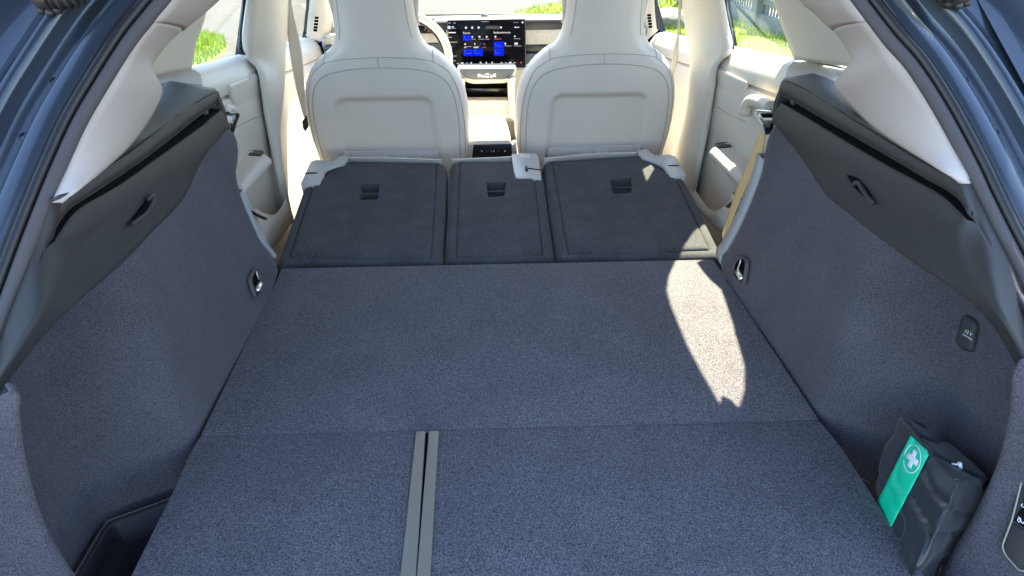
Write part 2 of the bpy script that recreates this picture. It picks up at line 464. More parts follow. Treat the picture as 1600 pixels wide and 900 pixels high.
for s in (-1, 1):
    loft('front_pillar_upper', [[(s*.60, 2.93, .96), (s*.66, 3.15, .79), (s*.72, 3.42, .56), (s*.76, 3.64, .36)], [(s*.49, 2.95, .96), (s*.56, 3.18, .77), (s*.63, 3.46, .53), (s*.69, 3.66, .34)]], M['pillar'], car, 16, 5, .03)
mk('bonnet', [(x*.78, y, z) for y, z in ((3.68, .30), (4.3, .20), (4.8, .0)) for x in (-1, -.5, 0, .5, 1)], grid_faces(3, 5), M['paint'], car, True, .01)
mk('tailgate', [(x, y, z) for y, z, w_ in ((1.28, 1.09, .84), (1.0, 1.11, .86), (.45, 1.24, .86), (.02, 1.33, .84)) for x in (-w_, -w_*.5, 0, w_*.5, w_)], grid_faces(4, 5), M['black'], car, True, .05)
box('floor_pan', (-.86, .5, -.50), (.86, 3.7, -.46), M['door'], car, 0)
box('bumper', (-.86, .26, -.62), (.86, .40, -.07), M['paint'], car, .03)
box('boot_tub', (-.86, .2, -.24), (.86, 1.75, -.20), M['under'], car, 0)
box('rear_bulkhead', (-.60, 1.62, -.46), (.60, 1.66, -.05), M['under'], car, 0)
box('firewall', (-.86, 3.62, -.46), (.86, 3.66, .33), M['under'], car, 0)
tube('windscreen_edge', [px(640, 24.5, Y=3.63), px(760, 23.2, Y=3.63), px(900, 22, Y=3.63)], .0045, M['rubber'], car, 8)

SEAL = {-1: [(352, -120), (306, -50), (264, 2), (243, 27), (210, 69), (168, 135), (132, 197), (99, 270), (80, 316), (55, 380), (22, 470), (0, 530), (-45, 660)],
         1: [(1240, -130), (1296, -50), (1331, 0), (1342, 15), (1381, 66), (1420, 111), (1465, 182), (1510, 267), (1524, 298), (1555, 362), (1600, 452), (1640, 560), (1670, 660)]}
for s in (-1, 1):
    A = crom(hits(SEAL[s], APX), 60)
    fr = []
    for i, p in enumerate(A):
        t = (A[min(i+1, 59)]-A[max(i-1, 0)]).normalized()
        o = t.cross(AN)
        if o.x*s < 0: o = -o
        fr.append((p, o.normalized()))
    def sweep(name, prof, mt, parent=car, thick=.002):
        V = [p+o*a+AN*b for p, o in fr for a, b in prof]
        return mk(name, V, grid_faces(60, len(prof)), mt, parent, True, thick)
    sweep('seal_lip', [(.001, -.004), (-.002, .001), (.000, .006), (.005, .009), (.012, .007), (.0165, -.002)], M['rubber_lip'])
    sweep('door_seal', [(.0165, -.010), (.0175, .006), (.021, .012), (.026, .011), (.0285, .002), (.029, -.006), (.0305, .002), (.034, .006), (.038, .002), (.039, -.008)], M['rubber'])
    fl = sweep('body_flange', [(.038, -.006), (.042, -.002), (.062, .000), (.070, -.004), (.074, -.012), (.080, -.030), (.090, -.040), (.112, -.040), (.120, -.034), (.125, -.020), (.130, -.012), (.137, -.010), (.143, -.016), (.150, -.030), (.175, -.036), (.215, -.030), (.25, .0), (.262, .02), (.30, .03), (.36, -.02), (.42, -.12)], M['paint'])
    # small body plug in the gutter
    for i in (24, 30):
        p, o = fr[i]
        c = p+o*.098-AN*.0385
        tube('body_plug', [c-AN*.002, c+AN*.0025], .006, M['paint'], car, 12)

# cream tailgate pillar trims (two pieces with a joint)
DP_OUT = {-1: [(80, 316), (99, 270), (132, 195), (168, 135), (210, 69), (240, 30), (243, 27), (264, 2), (280, -18)],
           1: [(1516, 286), (1510, 267), (1465, 180), (1420, 111), (1381, 66), (1345, 22), (1342, 18), (1331, 0), (1318, -18)]}
DP_IN = {-1: [((80, 317), None), ((111, 300), 'z'), ((162, 264), 'z'), ((215, 213), 'z'), ((252, 143), 1.17), ((231, 112), 1.24), ((262, 66), 1.27), ((292, 40), 1.30), ((300, 33), 1.305), ((312, 24), 1.31), ((339, 0), 1.36), ((352, -12), 1.38)],
          1: [((1516, 287), None), ((1477, 268), 'z'), ((1390, 216), 'z'), ((1340, 178), 'z'), ((1305, 133), 1.2), ((1331, 98), 1.25), ((1315, 60), 1.28), ((1288, 33), 1.30), ((1275, 20), 1.31), ((1261, 9), 1.33), ((1250, -3), 1.36), ((1238, -16), 1.38)]}
LEDGE_Z = .455
for s in (-1, 1):
    O = hits(DP_OUT[s], APX)
    I = []
    for q, d in DP_IN[s]:
        I.append(hit(q, APX) if d is None else px(*q, Z=LEDGE_Z) if d == 'z' else px(*q, Y=d))
    Ou = crom(O, 61); Iu = crom(I, 61)
    # split at the seam
    k = 50
    def dpart(a, b):
        V = []
        for i in range(a, b):
            p, q = Ou[i], Iu[i]
            for j in range(9):
                t = j/8; v = p.lerp(q, t)
                v = v+Vector((-s, -.25, .1)).normalized()*(.016*4*t*(1-t))
                V.append(v)
        return V
    V1 = dpart(0, k); V2 = dpart(k-1, 61)
    b1 = mk('pillar_trim', V1, grid_faces(k, 9), M['cream'], car, True, .004)
    V2 = [v+Vector((-s, 0, 0))*.0015 for v in V2]
    mk('pillar_trim', V2, grid_faces(62-k, 9), M['cream'], car, True, .004)
    sm = [Ou[k-1].lerp(Iu[k-1], j/12)+Vector((-s, -.25, .1)).normalized()*(.016*4*(j/12)*(1-j/12)+.0022) for j in range(13)]
    tube('trim_joint', sm, .0013, M['seam'], car, 6)
# pillars between the rear windows
CP = {-1: ([(296, 108), (309, 55), (322, 5), (345, -90)], [(215, 125), (245, 70), (288, 20), (335, -70)]),
       1: ([(1243, 92), (1228, 50), (1210, 0), (1180, -90)], [(1345, 105), (1322, 66), (1285, 20), (1225, -70)])}
for s in (-1, 1):
    a, b = CP[s]
    c1 = [px(*q, X=s*x) for q, x in zip(a, (.765, .745, .725, .69))]
    c2 = [px(*q, X=s*x) for q, x in zip(b, (.775, .755, .735, .70))]
    mid = [(p+q)/2+Vector((-s*.008, -.004, 0)) for p, q in zip(c1, c2)]
    edge = [p+Vector((s*.05, .02, 0)) for p in c1]
    loft('quarter_pillar', [edge, c1, [p.lerp(q, .12)+Vector((-s*.005, -.002, 0)) for p, q in zip(c1, c2)], mid, c2], M['pillar'], car, 24, 12, .006)
# shelf beside the rear window
for s in (-1, 1):
    if s < 0: q = [(228, 132), (234, 117), (303, 108), (315, 116), (317, 131), (268, 127)]
    else: q = [(1325, 112), (1262, 96), (1238, 97), (1229, 108), (1226, 120), (1268, 117), (1300, 130)]
    pad('window_shelf', [px(*a, Z=.449) for a in q], [(0, -.005), (0, -.002), (.001, 0)], M['door'], car, .008)
# B pillars
BP = {-1: ([(387, -22), (387, 0), (380, 60), (386, 90), (402, 108), (408, 135), (414, 180), (429, 258), (441, 315), (447, 345)], [(453, -22), (450, 0), (447, 50), (444, 90), (441, 135), (437, 175), (432, 216), (434, 262), (444, 320), (450, 350)]),
       1: ([(1067, -22), (1068, 0), (1070, 26), (1079, 80), (1079, 112), (1074, 165), (1064, 215), (1050, 250), (1044, 285), (1040, 330)], [(1127, -22), (1130, 0), (1137, 40), (1143, 78), (1122, 103), (1116, 140), (1110, 180), (1099, 240), (1087, 296), (1080, 330)])}
for s in (-1, 1):
    a, b = BP[s]
    if s > 0: a, b = b, a                                   # a: rear edge, b: front edge
    xa = [.69, .705, .73, .735, .708, .698, .694, .690, .688, .685]
    xb = [.65, .66, .67, .68, .69, .69, .69, .69, .69, .69]
    A = [px(*q, X=s*x) for q, x in zip(a, xa)]; B = [px(*q, X=s*x) for q, x in zip(b, xb)]
    mids = [(p.lerp(q, .5)+Vector((-s*.025, -.01, 0))) for p, q in zip(A, B)]
    e1 = [p+Vector((s*.04, .17, 0)) for p in A]; e2 = [p+Vector((s*.06, .03, 0)) for p in B]
    loft('centre_pillar', [e1, A, [p.lerp(q, .2)+Vector((-s*.016, -.006, 0)) for p, q in zip(A, B)], mids, [p.lerp(q, .8)+Vector((-s*.018, -.006, 0)) for p, q in zip(A, B)], B, e2], M['pillar'], car, 40, 22, .005, matched=True)
    sealq = [(381, -40), (380, 0), (375, 45), (373, 84)] if s < 0 else [(1130, -40), (1135, 0), (1142, 38), (1147, 77)]
    loft('window_seal', [[px(*q, X=s*.752) for q in sealq], [px(q[0]+(9 if s < 0 else -9), q[1]+(2), X=s*.742) for q in sealq]], M['rubber'], car, 16, 3, .006)
# front pillars with small air slots
for s in (-1, 1):
    if s < 0:
        a = [(482, -40), (483, 0), (481, 30), (478, 56), (500, 64)]; b = [(523, -40), (522, 0), (520, 30), (517, 58), (524, 62)]
        sq = [(478, -40), (479, 0), (476, 30), (474, 54)]; vents = [(494.5, 28), (494, 33), (493.5, 38), (493, 43), (492.5, 47.5)]
    else:
        a = [(1028, -40), (1026, 0), (1028, 30), (1029, 45), (1012, 62)]; b = [(990, -40), (1000, 0), (1004, 30), (1006, 48), (1004, 62)]
        sq = [(1027, -40), (1027, 0), (1029, 30), (1031, 46)]; vents = [(1014.5, 24), (1014.8, 28.5), (1015.4, 33), (1016, 37.5), (1016.6, 42)]
    loft('front_pillar', [pts(a, Y=3.12), [p.lerp(q, .5)+Vector((-s*.01, -.03, 0)) for p, q in zip(pts(a, Y=3.12), pts(b, Y=3.2))], pts(b, Y=3.2)], M['beige'] if 0 else M['pillar'], car, 20, 8, .01, matched=True)
    loft('window_seal', [pts(sq, Y=3.06), pts([(q[0]-4.5*s*-1*-1, q[1]) for q in sq], Y=3.06)], M['rubber'], car, 12, 3, .006)
    for i, q in enumerate(vents):
        c = px(*q, Y=3.06)
        hw = .008
        plate('air_slot', [c+Vector((-hw, 0, -.0045)), c+Vector((hw, 0, -.0045)), c+Vector((hw, 0, .0045)), c+Vector((-hw, 0, .0045))], .006, M['hole'], car, .002)

# ------------------------------------------------------------------ boot: load floor
lf = thing('load_floor', 'flat dark blue-grey carpeted load floor with two steel-coloured rails', 'load floor', (0, 1.0, -.02))
def floor_panel(P, rings=None):
    return pad('panel', P, rings or [(0, -.03), (0, -.0025), (.001, -.0008), (.003, 0)], M['carpet'], lf, .006)
seamL, seamR = px(312, 681, Z=0), px(1281, 656, Z=0)
floor_panel([px(440, 419, Z=0), px(1115, 405, Z=0), seamR, seamL])
g = Vector((0, -.0006, 0))
floor_panel([seamL+g, seamR+g, px(1318, 702, Z=0), px(1382, 802, Z=0), px(1445, 900, Z=0), px(1540, 1050, Z=0), px(135, 1050, Z=0), px(205, 897, Z=0), px(277, 752, Z=0), px(294, 712, Z=0)])
for (a, b, c, d) in (((650, 675), (665, 674.5), (650, 905), (625, 905)), ((670, 674), (686, 673.5), (672, 905), (650.5, 905))):
    e = [px(a[0], a[1], Z=.002), px(b[0], b[1], Z=.002), px(*c, Z=.002), px(*d, Z=.002)]
    e[2] += (e[2]-e[1])*.3; e[3] += (e[3]-e[0])*.3
    pad('rail', e, [(0, -.004), (0, .000), (.001, .0018), (.0025, .002)], M['rail'], lf, .003)
plate('rail_gap', [px(662, 676, Z=.0012), px(673, 676, Z=.0012), px(652, 1000, Z=.0012), px(634, 1000, Z=.0012)], .002, M['hole'], lf, .001)

# ------------------------------------------------------------------ boot: side panels
def smooth01(t): t = max(0, min(1, t)); return t*t*(3-2*t)
FRONT_EDGE = {-1: [(350, 192), (362, 200), (374, 214), (377, 240), (373, 270), (384, 312), (400, 350), (413, 378), (428, 397), (439, 418), (425, 450)],
               1: [(1212, 190), (1200, 202), (1192, 225), (1188, 250), (1185, 268), (1166, 320), (1147, 362), (1131, 392), (1122, 404), (1130, 430), (1140, 450)]}
PLASTIC_LOW = {-1: [(352, 200), (318, 242), (285, 308), (238, 358), (192, 407), (120, 470), (60, 528), (22, 570)],
                1: [(1210, 191), (1258, 250), (1288, 297), (1330, 333), (1378, 371), (1450, 422), (1540, 490), (1584, 528)]}
BOW = .135
def bow(y, z=.1): return BOW*smooth01((.92+.22*z-y)/.11)
def wall_f(s): return lambda P: s*P[0]-(.535+.17*P[2]+bow(P[1]))
SIDE = {}
for s, nm in ((-1, 'left'), (1, 'right')):
    other = 'with the black tray below it' if s < 0 else 'with the 12 V socket cover and the first aid bag'
    sp = thing('boot_side_panel', ('carpeted boot side panel %s' % other), 'side panel', (s*.6, 1.1, -.1), 'side panels of the boot')
    SIDE[s] = sp
    FE = crom(hits(FRONT_EDGE[s], trim_plane(s)), 60)
    PL = crom(hits(PLASTIC_LOW[s], trim_plane(s)), 60)
    def fe_y(z):
        best = min(FE, key=lambda p: abs(p.z-z)); return best.y
    def pl_z(y):
        best = min(PL, key=lambda p: abs(p.y-y)); return best.z
    nY, nZ = 70, 40; V = []
    for i in range(nY):
        for j in range(nZ):
            u = j/(nZ-1)
            ztop = .345; 
            z = -.20+(ztop+.20)*u
            yf = fe_y(max(z, FE[-1].z))
            yr = .46
            y = yf+(yr-yf)*(i/(nY-1))
            zt = pl_z(y)+.035-max(0, .76-y)*.5
            z2 = -.20+(zt+.20)*u
            z = z2
            yf = fe_y(max(z, min(p.z for p in FE)))
            y = yf+(yr-yf)*(i/(nY-1))
            x = .535+.17*z+bow(y, z)*(1 if z < .2 else 1-.75*smooth01((z-.2)/.16))
            x += .012*smooth01((.02-(yf-y))/.02)      # rolled front edge
            x += .004+.003*noise.noise(Vector((y*3, z*3, s)))
            V.append((s*x, y, z))
    mk('carpet_lining', V, grid_faces(nY, nZ), M['side_carpet'], sp, True, .008, off=0)
    # pale edge strip facing the seat well
    ed = FE[24:47] if s < 0 else FE[12:50]
    loft('edge_strip', [[p+Vector((s*.012, .002, 0)) for p in ed], [p+Vector((s*.006, .006, 0)) for p in ed], [p+Vector((s*.009, .045 if s > 0 else .022, 0)) for p in ed], [p+Vector((s*.05, .05, 0)) for p in ed]], M['foam_edge'], sp, 30, 0, .003)
    # plastic upper panel: recessed lower half, proud fascia, slot, ledge
    if s < 0:
        Cm = [(356, 198), (318, 240), (255, 284), (192, 329), (129, 370), (99, 406), (80, 458), (30, 540), (-40, 650)]
        C0 = [(353, 203), (318, 244), (285, 310), (238, 360), (192, 409), (150, 444), (120, 472), (60, 530), (-30, 655)]
        C1 = [(345, 173), (328, 186), (312, 200), (249, 245), (186, 290), (132, 321), (111, 338), (94, 362), (86, 376)]
        C2 = [(336, 163), (310, 181), (286, 200), (228, 245), (165, 288), (120, 317), (104, 329), (87, 353), (82, 371)]
        C3 = [(339, 142), (300, 166), (250, 202), (205, 236), (162, 265), (130, 289), (105, 303), (92, 311), (81, 316)]
        C4 = [(268, 128), (254, 143), (246, 165), (226, 200), (204, 227), (162, 263), (125, 290), (100, 306), (80, 315)]
        rear = [(22, 470), (55, 380), (80, 317)]
    else:
        Cm = [(1206, 190), (1247, 220), (1308, 262), (1375, 312), (1455, 352), (1500, 395), (1524, 440), (1580, 520), (1640, 640)]
        C0 = [(1210, 192), (1258, 252), (1288, 299), (1330, 335), (1378, 373), (1420, 402), (1450, 424), (1540, 492), (1640, 660)]
        C1 = [(1221, 161), (1240, 172), (1288, 201), (1348, 237), (1399, 266), (1440, 288), (1474, 308), (1498, 330), (1509, 342)]
        C2 = [(1217, 147), (1240, 158), (1300, 193), (1360, 227), (1410, 256), (1450, 280), (1480, 296), (1504, 315), (1514, 334)]
        C3 = [(1223, 126), (1250, 136), (1290, 160), (1335, 188), (1390, 222), (1430, 246), (1470, 268), (1495, 279), (1515, 286)]
        C4 = [(1270, 116), (1296, 126), (1308, 140), (1330, 168), (1360, 193), (1390, 214), (1440, 243), (1480, 267), (1516, 285)]
    T0, T1 = trim_plane(s), trim_plane(s, .012)
    h0 = hits(C0[:-1], T0)+[hit(C0[-1], APX)]
    hm = hits(Cm[:-1], trim_plane(s, .009))+[hit(Cm[-1], APX)]
    h1 = hits(C1, T1); h2 = hits(C2, T1); h3 = hits(C3[:-1], T1)+[hit(C3[-1], APX)]
    h4 = [px(*q, Z=LEDGE_Z) for q in C4[:-1]]+[hit(C4[-1], APX)]
    # behind the slot the panel runs down along the opening
    if s < 0: ue = [(58, 372), (40, 420), (18, 478), (-45, 655)]; se = [(79, 400), (62, 436), (38, 492), (-38, 652)]
    else: ue = [(1530, 312), (1556, 366), (1592, 440), (1668, 655)]; se = [(1520, 366), (1540, 408), (1572, 470), (1655, 655)]
    U_ = h3[:8]+[h3[8]]+hits(ue, APX); hmx = crom(hm, 13)
    sx_ = [U_[9+i].lerp(hmx[9+i], .34) for i in range(4)]
    h2x = h2+sx_; h1x = h1+sx_
    h0x = crom(h0, 13)
    L_ = lambda A, B, k_, o=(0, 0, 0): [p.lerp(q, k_)+Vector((s*o[0], o[1], o[2])) for p, q in zip(A, B)]
    rows = [U_, L_(U_, h2x, .06, (-.0006, 0, 0)), L_(U_, h2x, .5, (-.002, 0, 0)), h2x, h1x, L_(h1x, hmx, .08, (-.0006, 0, 0)), L_(h1x, hmx, .4, (-.002, 0, 0)), L_(h1x, hmx, .8, (-.001, 0, 0)), hmx, L_(hmx, h0x, .12), L_(hmx, h0x, .5), L_(hmx, h0x, .9), h0x, [p+Vector((s*.006, 0, -.004)) for p in h0x]]
    NR = 109; Vr = [v for r_ in rows for v in cromk(r_, NR)]
    Fr = [f for k_, f in enumerate(grid_faces(len(rows), NR)) if k_//(NR-1) != 3]
    ft = mk('upper_trim', Vr, Fr, M['black'], sp, True)
    bm = bmesh.new(); bm.from_mesh(ft.data)
    bmesh.ops.remove_doubles(bm, verts=bm.verts, dist=.0002)
    bmesh.ops.recalc_face_normals(bm, faces=bm.faces); bm.to_mesh(ft.data); bm.free()
    ft.data.polygons.foreach_set('use_smooth', [True]*len(ft.data.polygons))
    md = ft.modifiers.new('thick', 'SOLIDIFY'); md.thickness = .003; md.offset = 0
    # slot: dark channel with a lip
    dk = [1, 1, 1, 1, 1, .7, .4, .25, .15]
    deep = [p+Vector((s*.035*k_, .0, .006*k_)) for p, k_ in zip(h1, dk)]; deep2 = [p+Vector((s*.035*k_, 0, -.002)) for p, k_ in zip(h2, dk)]
    loft('cover_slot', [h1, deep, deep2, h2], M['hole'], sp, 50, 0, .002, matched=True)
    for hh, rr in ((h1, .0013), (h2, .0009)):
        tube('slot_lip', [p+Vector((-s*.001, 0, 0)) for p in hh], rr, M['black'], sp, 8, 50)
    # top strip and ledge
    loft('ledge', [[p+Vector((s*.001, 0, .0005)) for p in h3], [p.lerp(q, .05)+Vector((0, 0, .003)) for p, q in zip(h3, h4)], [q+Vector((0, 0, .001)) for q in h4], [q+Vector((s*.012, 0, -.003)) for q in h4]], M['ledge'], sp, 50, 0, .003, matched=True)
    # front end cap of the cassette
    fp = [h3[0], h1[0], hm[0], hm[0]+Vector((s*.05, 0, -.012)), h3[0]+Vector((s*.05, 0, -.012))]
    plate('end_cap', fp, .01, M['black'], sp, .004)
    clipc = h2[0].lerp(h1[1], .5)+Vector((s*.012, -.012, 0))
    box('slot_catch', tuple(clipc-Vector((.005, .010, .004))), tuple(clipc+Vector((.005, .010, .006))), M['buckle'], sp, .002)
    # rear trim beside the opening (carpet), edge curve of the side pocket
    if s < 0:
        E1 = [(22, 604), (31, 619), (31, 640), (36, 690), (46, 740), (60, 790), (80, 840), (112, 895), (150, 950), (190, 1000)]
    else:
        E1 = [(1592, 566), (1583, 584), (1581, 610), (1577, 650), (1562, 715), (1543, 765), (1515, 820), (1475, 892), (1440, 960), (1410, 1010)]
    g1 = [hit(q, lambda P: P[1]-(.64-.05*smooth01((.15-P[2])/.3))) for q in E1]
    g2 = [hit((q[0]+s*(100+150*i/(len(g1)-1)), q[1]+46*(1-i/(len(g1)-1))), APX) for i, q in enumerate(E1)]
    g0 = [p+Vector((s*.012, .006, 0)) for p in g1]
    g00 = [p+Vector((s*.10, .015, -.10*(1-i/(len(g1)-1))**2)) for i, p in enumerate(g1)]
    rl = loft('rear_lining', [g0, g1, [p.lerp(q, .1)+Vector((-s*.006, 0, 0)) for p, q in zip(g1, g2)], [p.lerp(q, .5)+Vector((-s*.006, 0, 0)) for p, q in zip(g1, g2)], g2], M['side_carpet'], sp, 40, 16, .004)
    SIDE[('lining', s)] = BVHTree.FromPolygons([tuple(v.co+BASE[rl.name]) for v in rl.data.vertices], [tuple(p.vertices) for p in rl.data.polygons])
    # bag hook moulded into the panel
    if s < 0:
        hk = [(231, 312), (240, 304), (238, 318), (228, 334), (213, 346), (207, 350)]; cup = [(243, 300), (240, 318), (226, 338), (206, 352), (212, 338), (228, 318)]
    else:
        hk = [(1332, 290), (1340, 285), (1347, 295), (1356, 308), (1364, 318)]; cup = [(1322, 272), (1338, 278), (1354, 296), (1364, 316), (1348, 306), (1334, 292)]
    plate('hook_shade', hits(cup, trim_plane(s, .0155)), .004, M['hole'], sp, .008, lift=.001)  # flat dark plate paints the shade behind the hook
    tube('bag_hook', hits(hk, trim_plane(s, .018)), .0038, M['black'], sp, 10, 16)
    # lashing eye: frame, painted recess shade and bar
    if s < 0:
        fo = [(401, 415), (412, 446), (402, 468), (391, 437)]
    else:
        fo = [(1156, 399), (1167, 407), (1161, 446), (1145, 432), (1146, 412)]
    ey = thing('lashing_eye', 'metal lashing eye in the boot carpet %s' % ('on the side of the black luggage tray' if s < 0 else 'beside the sunlit patch of floor'), 'lashing eye', (s*.545, 1.36, .06), 'lashing eyes of the boot')
    fp3 = hits(fo, trim_plane(s, .011))
    fr_ = frame_of(fp3)
    P2 = [Vector(((p-fr_[0]).dot(fr_[1]), (p-fr_[0]).dot(fr_[2]))) for p in fp3]
    rp = round_poly(P2, .012, 5)
    ring = lambda d, h: [fr_[0]+fr_[1]*q.x+fr_[2]*q.y+fr_[3]*h for q in offset2(rp, d)]
    mR = len(rp)
    V = ring(-.001, -.006)+ring(0, .002)+ring(.0022, .002)+ring(.0028, -.004)
    mk('frame', V, grid_faces(4, mR, True), M['rubber_lip'], ey)
    plate('recess_shade', ring(.004, -.001), .002, M['hole'], ey, 0)  # flat black plate, its colour stands for shade inside the eye
    a, b = (((407, 444), (401, 455)) if s < 0 else ((1153, 425), (1160, 436)))
    bar = hits([a, b], trim_plane(s, .012))
    tube('bar', bar, .008 if s < 0 else .007, M['steel'], ey, 10, 4)
    a, b = (((400, 424), (405, 438)) if s < 0 else ((1158, 405), (1152, 424)))
    tube('bar', hits([a, b], trim_plane(s, .012)), .002, M['steel'], ey, 8, 4)
# black tray in the left pocket
tr = thing('luggage_tray', 'black plastic tray with raised rim in the left pocket beside the load floor', 'tray', (-.6, .72, -.1))
TP = [px(118, 900, Z=-.07), px(162, 826, Z=-.07), px(175, 814, Z=-.07), px(262, 782, Z=-.07), px(300, 760, Z=-.07), px(230, 960, Z=-.07), px(90, 960, Z=-.07)]
o_, u_, v_, n_ = frame_of(TP)
pad('tray_body', TP, [(0, -.04), (0, 0), (.002, .003), (.005, .003), (.008, 0), (.012, -.014), (.03, -.03)], M['tray'], tr, .012)
tube('rim', [p+Vector((0, 0, .003)) for p in TP[:5]], .0022, M['rubber_lip'], tr, 8, 30)
# right pocket floor
box('pocket_floor', (.40, .3, -.16), (.74, 1.1, -.15), M['under'], SIDE[1], .002)
box('pocket_floor', (-.75, .45, -.16), (-.48, 1.1, -.15), M['under'], SIDE[-1], .002)
# 12 V socket cover on the right wall
WR = lambda P: P[0]-(.535+.17*P[2]+bow(P[1], P[2])*(1 if P[2] < .2 else 1-.75*smooth01((P[2]-.2)/.16)))
sk = thing('power_socket', 'black 12 V power socket cover on the right boot side carpet', 'power socket', (.62, .72, .22))
cq = [(1513, 491), (1531, 505), (1523, 550), (1506, 545), (1497, 534), (1507, 497)]
cp = hits(cq, WR); frs = frame_of(cp)
pad('cover', cp, [(-.002, -.004), (-.001, .004), (.002, .008), (.006, .009)], M['black'], sk, .006, fr=frs)
uu = px(1522, 529, X=.6)-px(1506, 517, X=.6); uu -= frs[3]*uu.dot(frs[3]); uu.normalize(); vv = frs[3].cross(uu)
def onsk(x, y):
    d = ray(x, y); return CAM_C+d*((frs[0]+frs[3]*.0096-CAM_C).dot(frs[3])/d.dot(frs[3]))
text('lettering', '12 V', onsk(1513, 520), uu, vv, .0075, M['white'], sk)
text('lettering', '120 W MAX', onsk(1511.5, 526.5), uu, vv, .0036, M['white'], sk)
# switch panel on the right rear trim
sw = thing('switch_panel', 'black switch panel in a metal frame on the right rear boot trim', 'switch panel', (.6, .55, 0))
YP = .535
def onl(x, y):
    h_ = SIDE[('lining', 1)].ray_cast(CAM_C, ray(x, y).normalized())[0]
    return h_
sq3 = [onl(1590, 790), onl(1575, 850), onl(1596, 880)]
fl_n = (sq3[1]-sq3[0]).cross(sq3[2]-sq3[0]).normalized()
if fl_n.dot(CAM_C-sq3[0]) < 0: fl_n = -fl_n
def onsp(x, y):
    d = ray(x, y); return CAM_C+d*((sq3[0]+fl_n*.005-CAM_C).dot(fl_n)/d.dot(fl_n))
sq = [onsp(*q) for q in ((1601, 738), (1582, 814), (1567, 853), (1571, 866), (1596, 894), (1650, 870), (1660, 738))]
fs = frame_of(sq)
pad('frame', sq, [(0, -.03), (0, .0005), (.001, .001)], M['black'], sw, .004, fr=fs)
sqr = [fs[0]+fs[1]*q.x+fs[2]*q.y+fs[3]*.002 for q in round_poly([Vector(((p-fs[0]).dot(fs[1]), (p-fs[0]).dot(fs[2]))) for p in sq], .006, 5)]
tube('trim_ring', sqr, .0014, M['rail'], sw, 8, 0, True)
P2o = [p for p in sq]
def onp(x, y, h=.003):
    d = ray(x, y); k_ = (fs[0]-CAM_C).dot(fs[3])/d.dot(fs[3]); return CAM_C+d*k_+fs[3]*h
pad('button', [onp(1599, 790), onp(1585, 813), onp(1640, 850), onp(1645, 790)], [(0, -.003), (0, 0), (.001, .001)], M['gloss'], sw, .001, fr=fs, lift=.0025)
pad('button', [onp(1604, 745), onp(1600, 787), onp(1645, 787), onp(1645, 745)], [(0, -.003), (0, 0), (.001, .001)], M['gloss'], sw, .001, fr=fs, lift=.0025)
pad('blank_cover', [onp(1583, 817), onp(1570, 853), onp(1595, 886), onp(1640, 860), onp(1640, 852)], [(0, -.003), (0, 0), (.001, .001)], M['black'], sw, .002, fr=fs, lift=.0025)
tube('icon', [onp(*q, .0042) for q in ((1593, 807), (1597, 811), (1595, 816), (1592, 813), (1595, 810), (1600, 818), (1603, 815))], .0006, M['white'], sw, 6, 24)
tube('icon', [onp(*q, .0042) for q in ((1600, 787), (1598, 790), (1602, 793))], .0006, M['white'], sw, 6, 10)

# ------------------------------------------------------------------ folded rear seat backs
seat_slope = .127
def seat_f(P): return P[2]-max(-.02, (P[1]-1.56)*seat_slope)
def sp_(q): return hit(q, seat_f)
SG = 'folded rear seat backs'
def seat(label, P, cx):
    t = thing('folded_seat_back', label, 'seat back', (cx, 1.8, -.06), SG)
    P3 = [sp_(q) for q in P]
    fr_ = frame_of(P3)
    pad('cushion', P3, [(.006, -.10), (-.004, -.06), (-.002, -.022), (.004, -.008), (.012, -.002), (.022, .000), (.0275, -.001), (.0295, -.005), (.0315, -.001), (.034, .002), (.038, .004), (.043, .0048), (.048, .005)], M['felt'], t, .03, 6, fr=fr_, ang=65)
    return t, fr_, P3
def on_seat(q, fr_, h):
    d = ray(*q); k_ = (fr_[0]-CAM_C).dot(fr_[3])/d.dot(fr_[3]); return CAM_C+d*k_+fr_[3]*h
def latch(t, fr_, q, strap):
    P = [on_seat(a, fr_, .0052) for a in q]
    cu = pad('cutter', P, [(.004, -.026), (.0015, -.010), (0, .0), (0, .02)], M['tray'], None, .003, fr=fr_)
    body = [c for c in t.children if c.name.startswith('cushion')][0]
    cu.location = -BASE[t.name]*0
    cut(body, cu)
    body = [c for c in t.children if c.name.startswith('cushion')][0]
    pad('latch_floor', [P[0].lerp(P[3], .62), P[1].lerp(P[2], .62), P[2], P[3]], [(.003, -.012), (.003, -.010)], M['hole'], body, .002, fr=fr_)
    lip = [on_seat(a, fr_, .007) for a in strap]
    tube('latch_strap', lip, .0028, M['black'], body, 8, 6)
t1, f1, _ = seat('wide left folded seat back in dark felt behind the left front seat', [(430, 412), (691, 413), (697, 252), (540, 249), (505, 266), (474, 290)], -.36)
latch(t1, f1, [(564, 290), (594, 290), (590, 314), (563, 314)], [(562, 307), (592, 306)])
t2, f2, _ = seat('narrow middle folded seat back in dark felt, behind the centre console', [(694, 412), (868, 408), (848, 266), (843, 249), (704, 250)], -.02)
latch(t2, f2, [(760, 287), (791, 287), (788, 309), (762, 310)], [(761, 303), (790, 302)])
t3, f3, _ = seat('wide right folded seat back in dark felt, partly lit by the sun', [(872, 408), (1132, 400), (1070, 277), (1036, 258), (1004, 240), (848, 250)], .33)
latch(t3, f3, [(953, 283), (986, 280), (987, 303), (958, 305)], [(957, 297), (986, 296)])
def bez(t, fr_, q, slot, r=.008):
    bz = pad('bezel', [on_seat(a, fr_, .006) for a in q], [(0, -.03), (0, 0), (.001, .002), (.004, .003)], M['bezel'], t, r, fr=fr_, lift=.006)
    tube('belt_slot', [on_seat(a, fr_, .0095) for a in slot], .0035, M['hole'], bz, 8, 6, flat=.5)
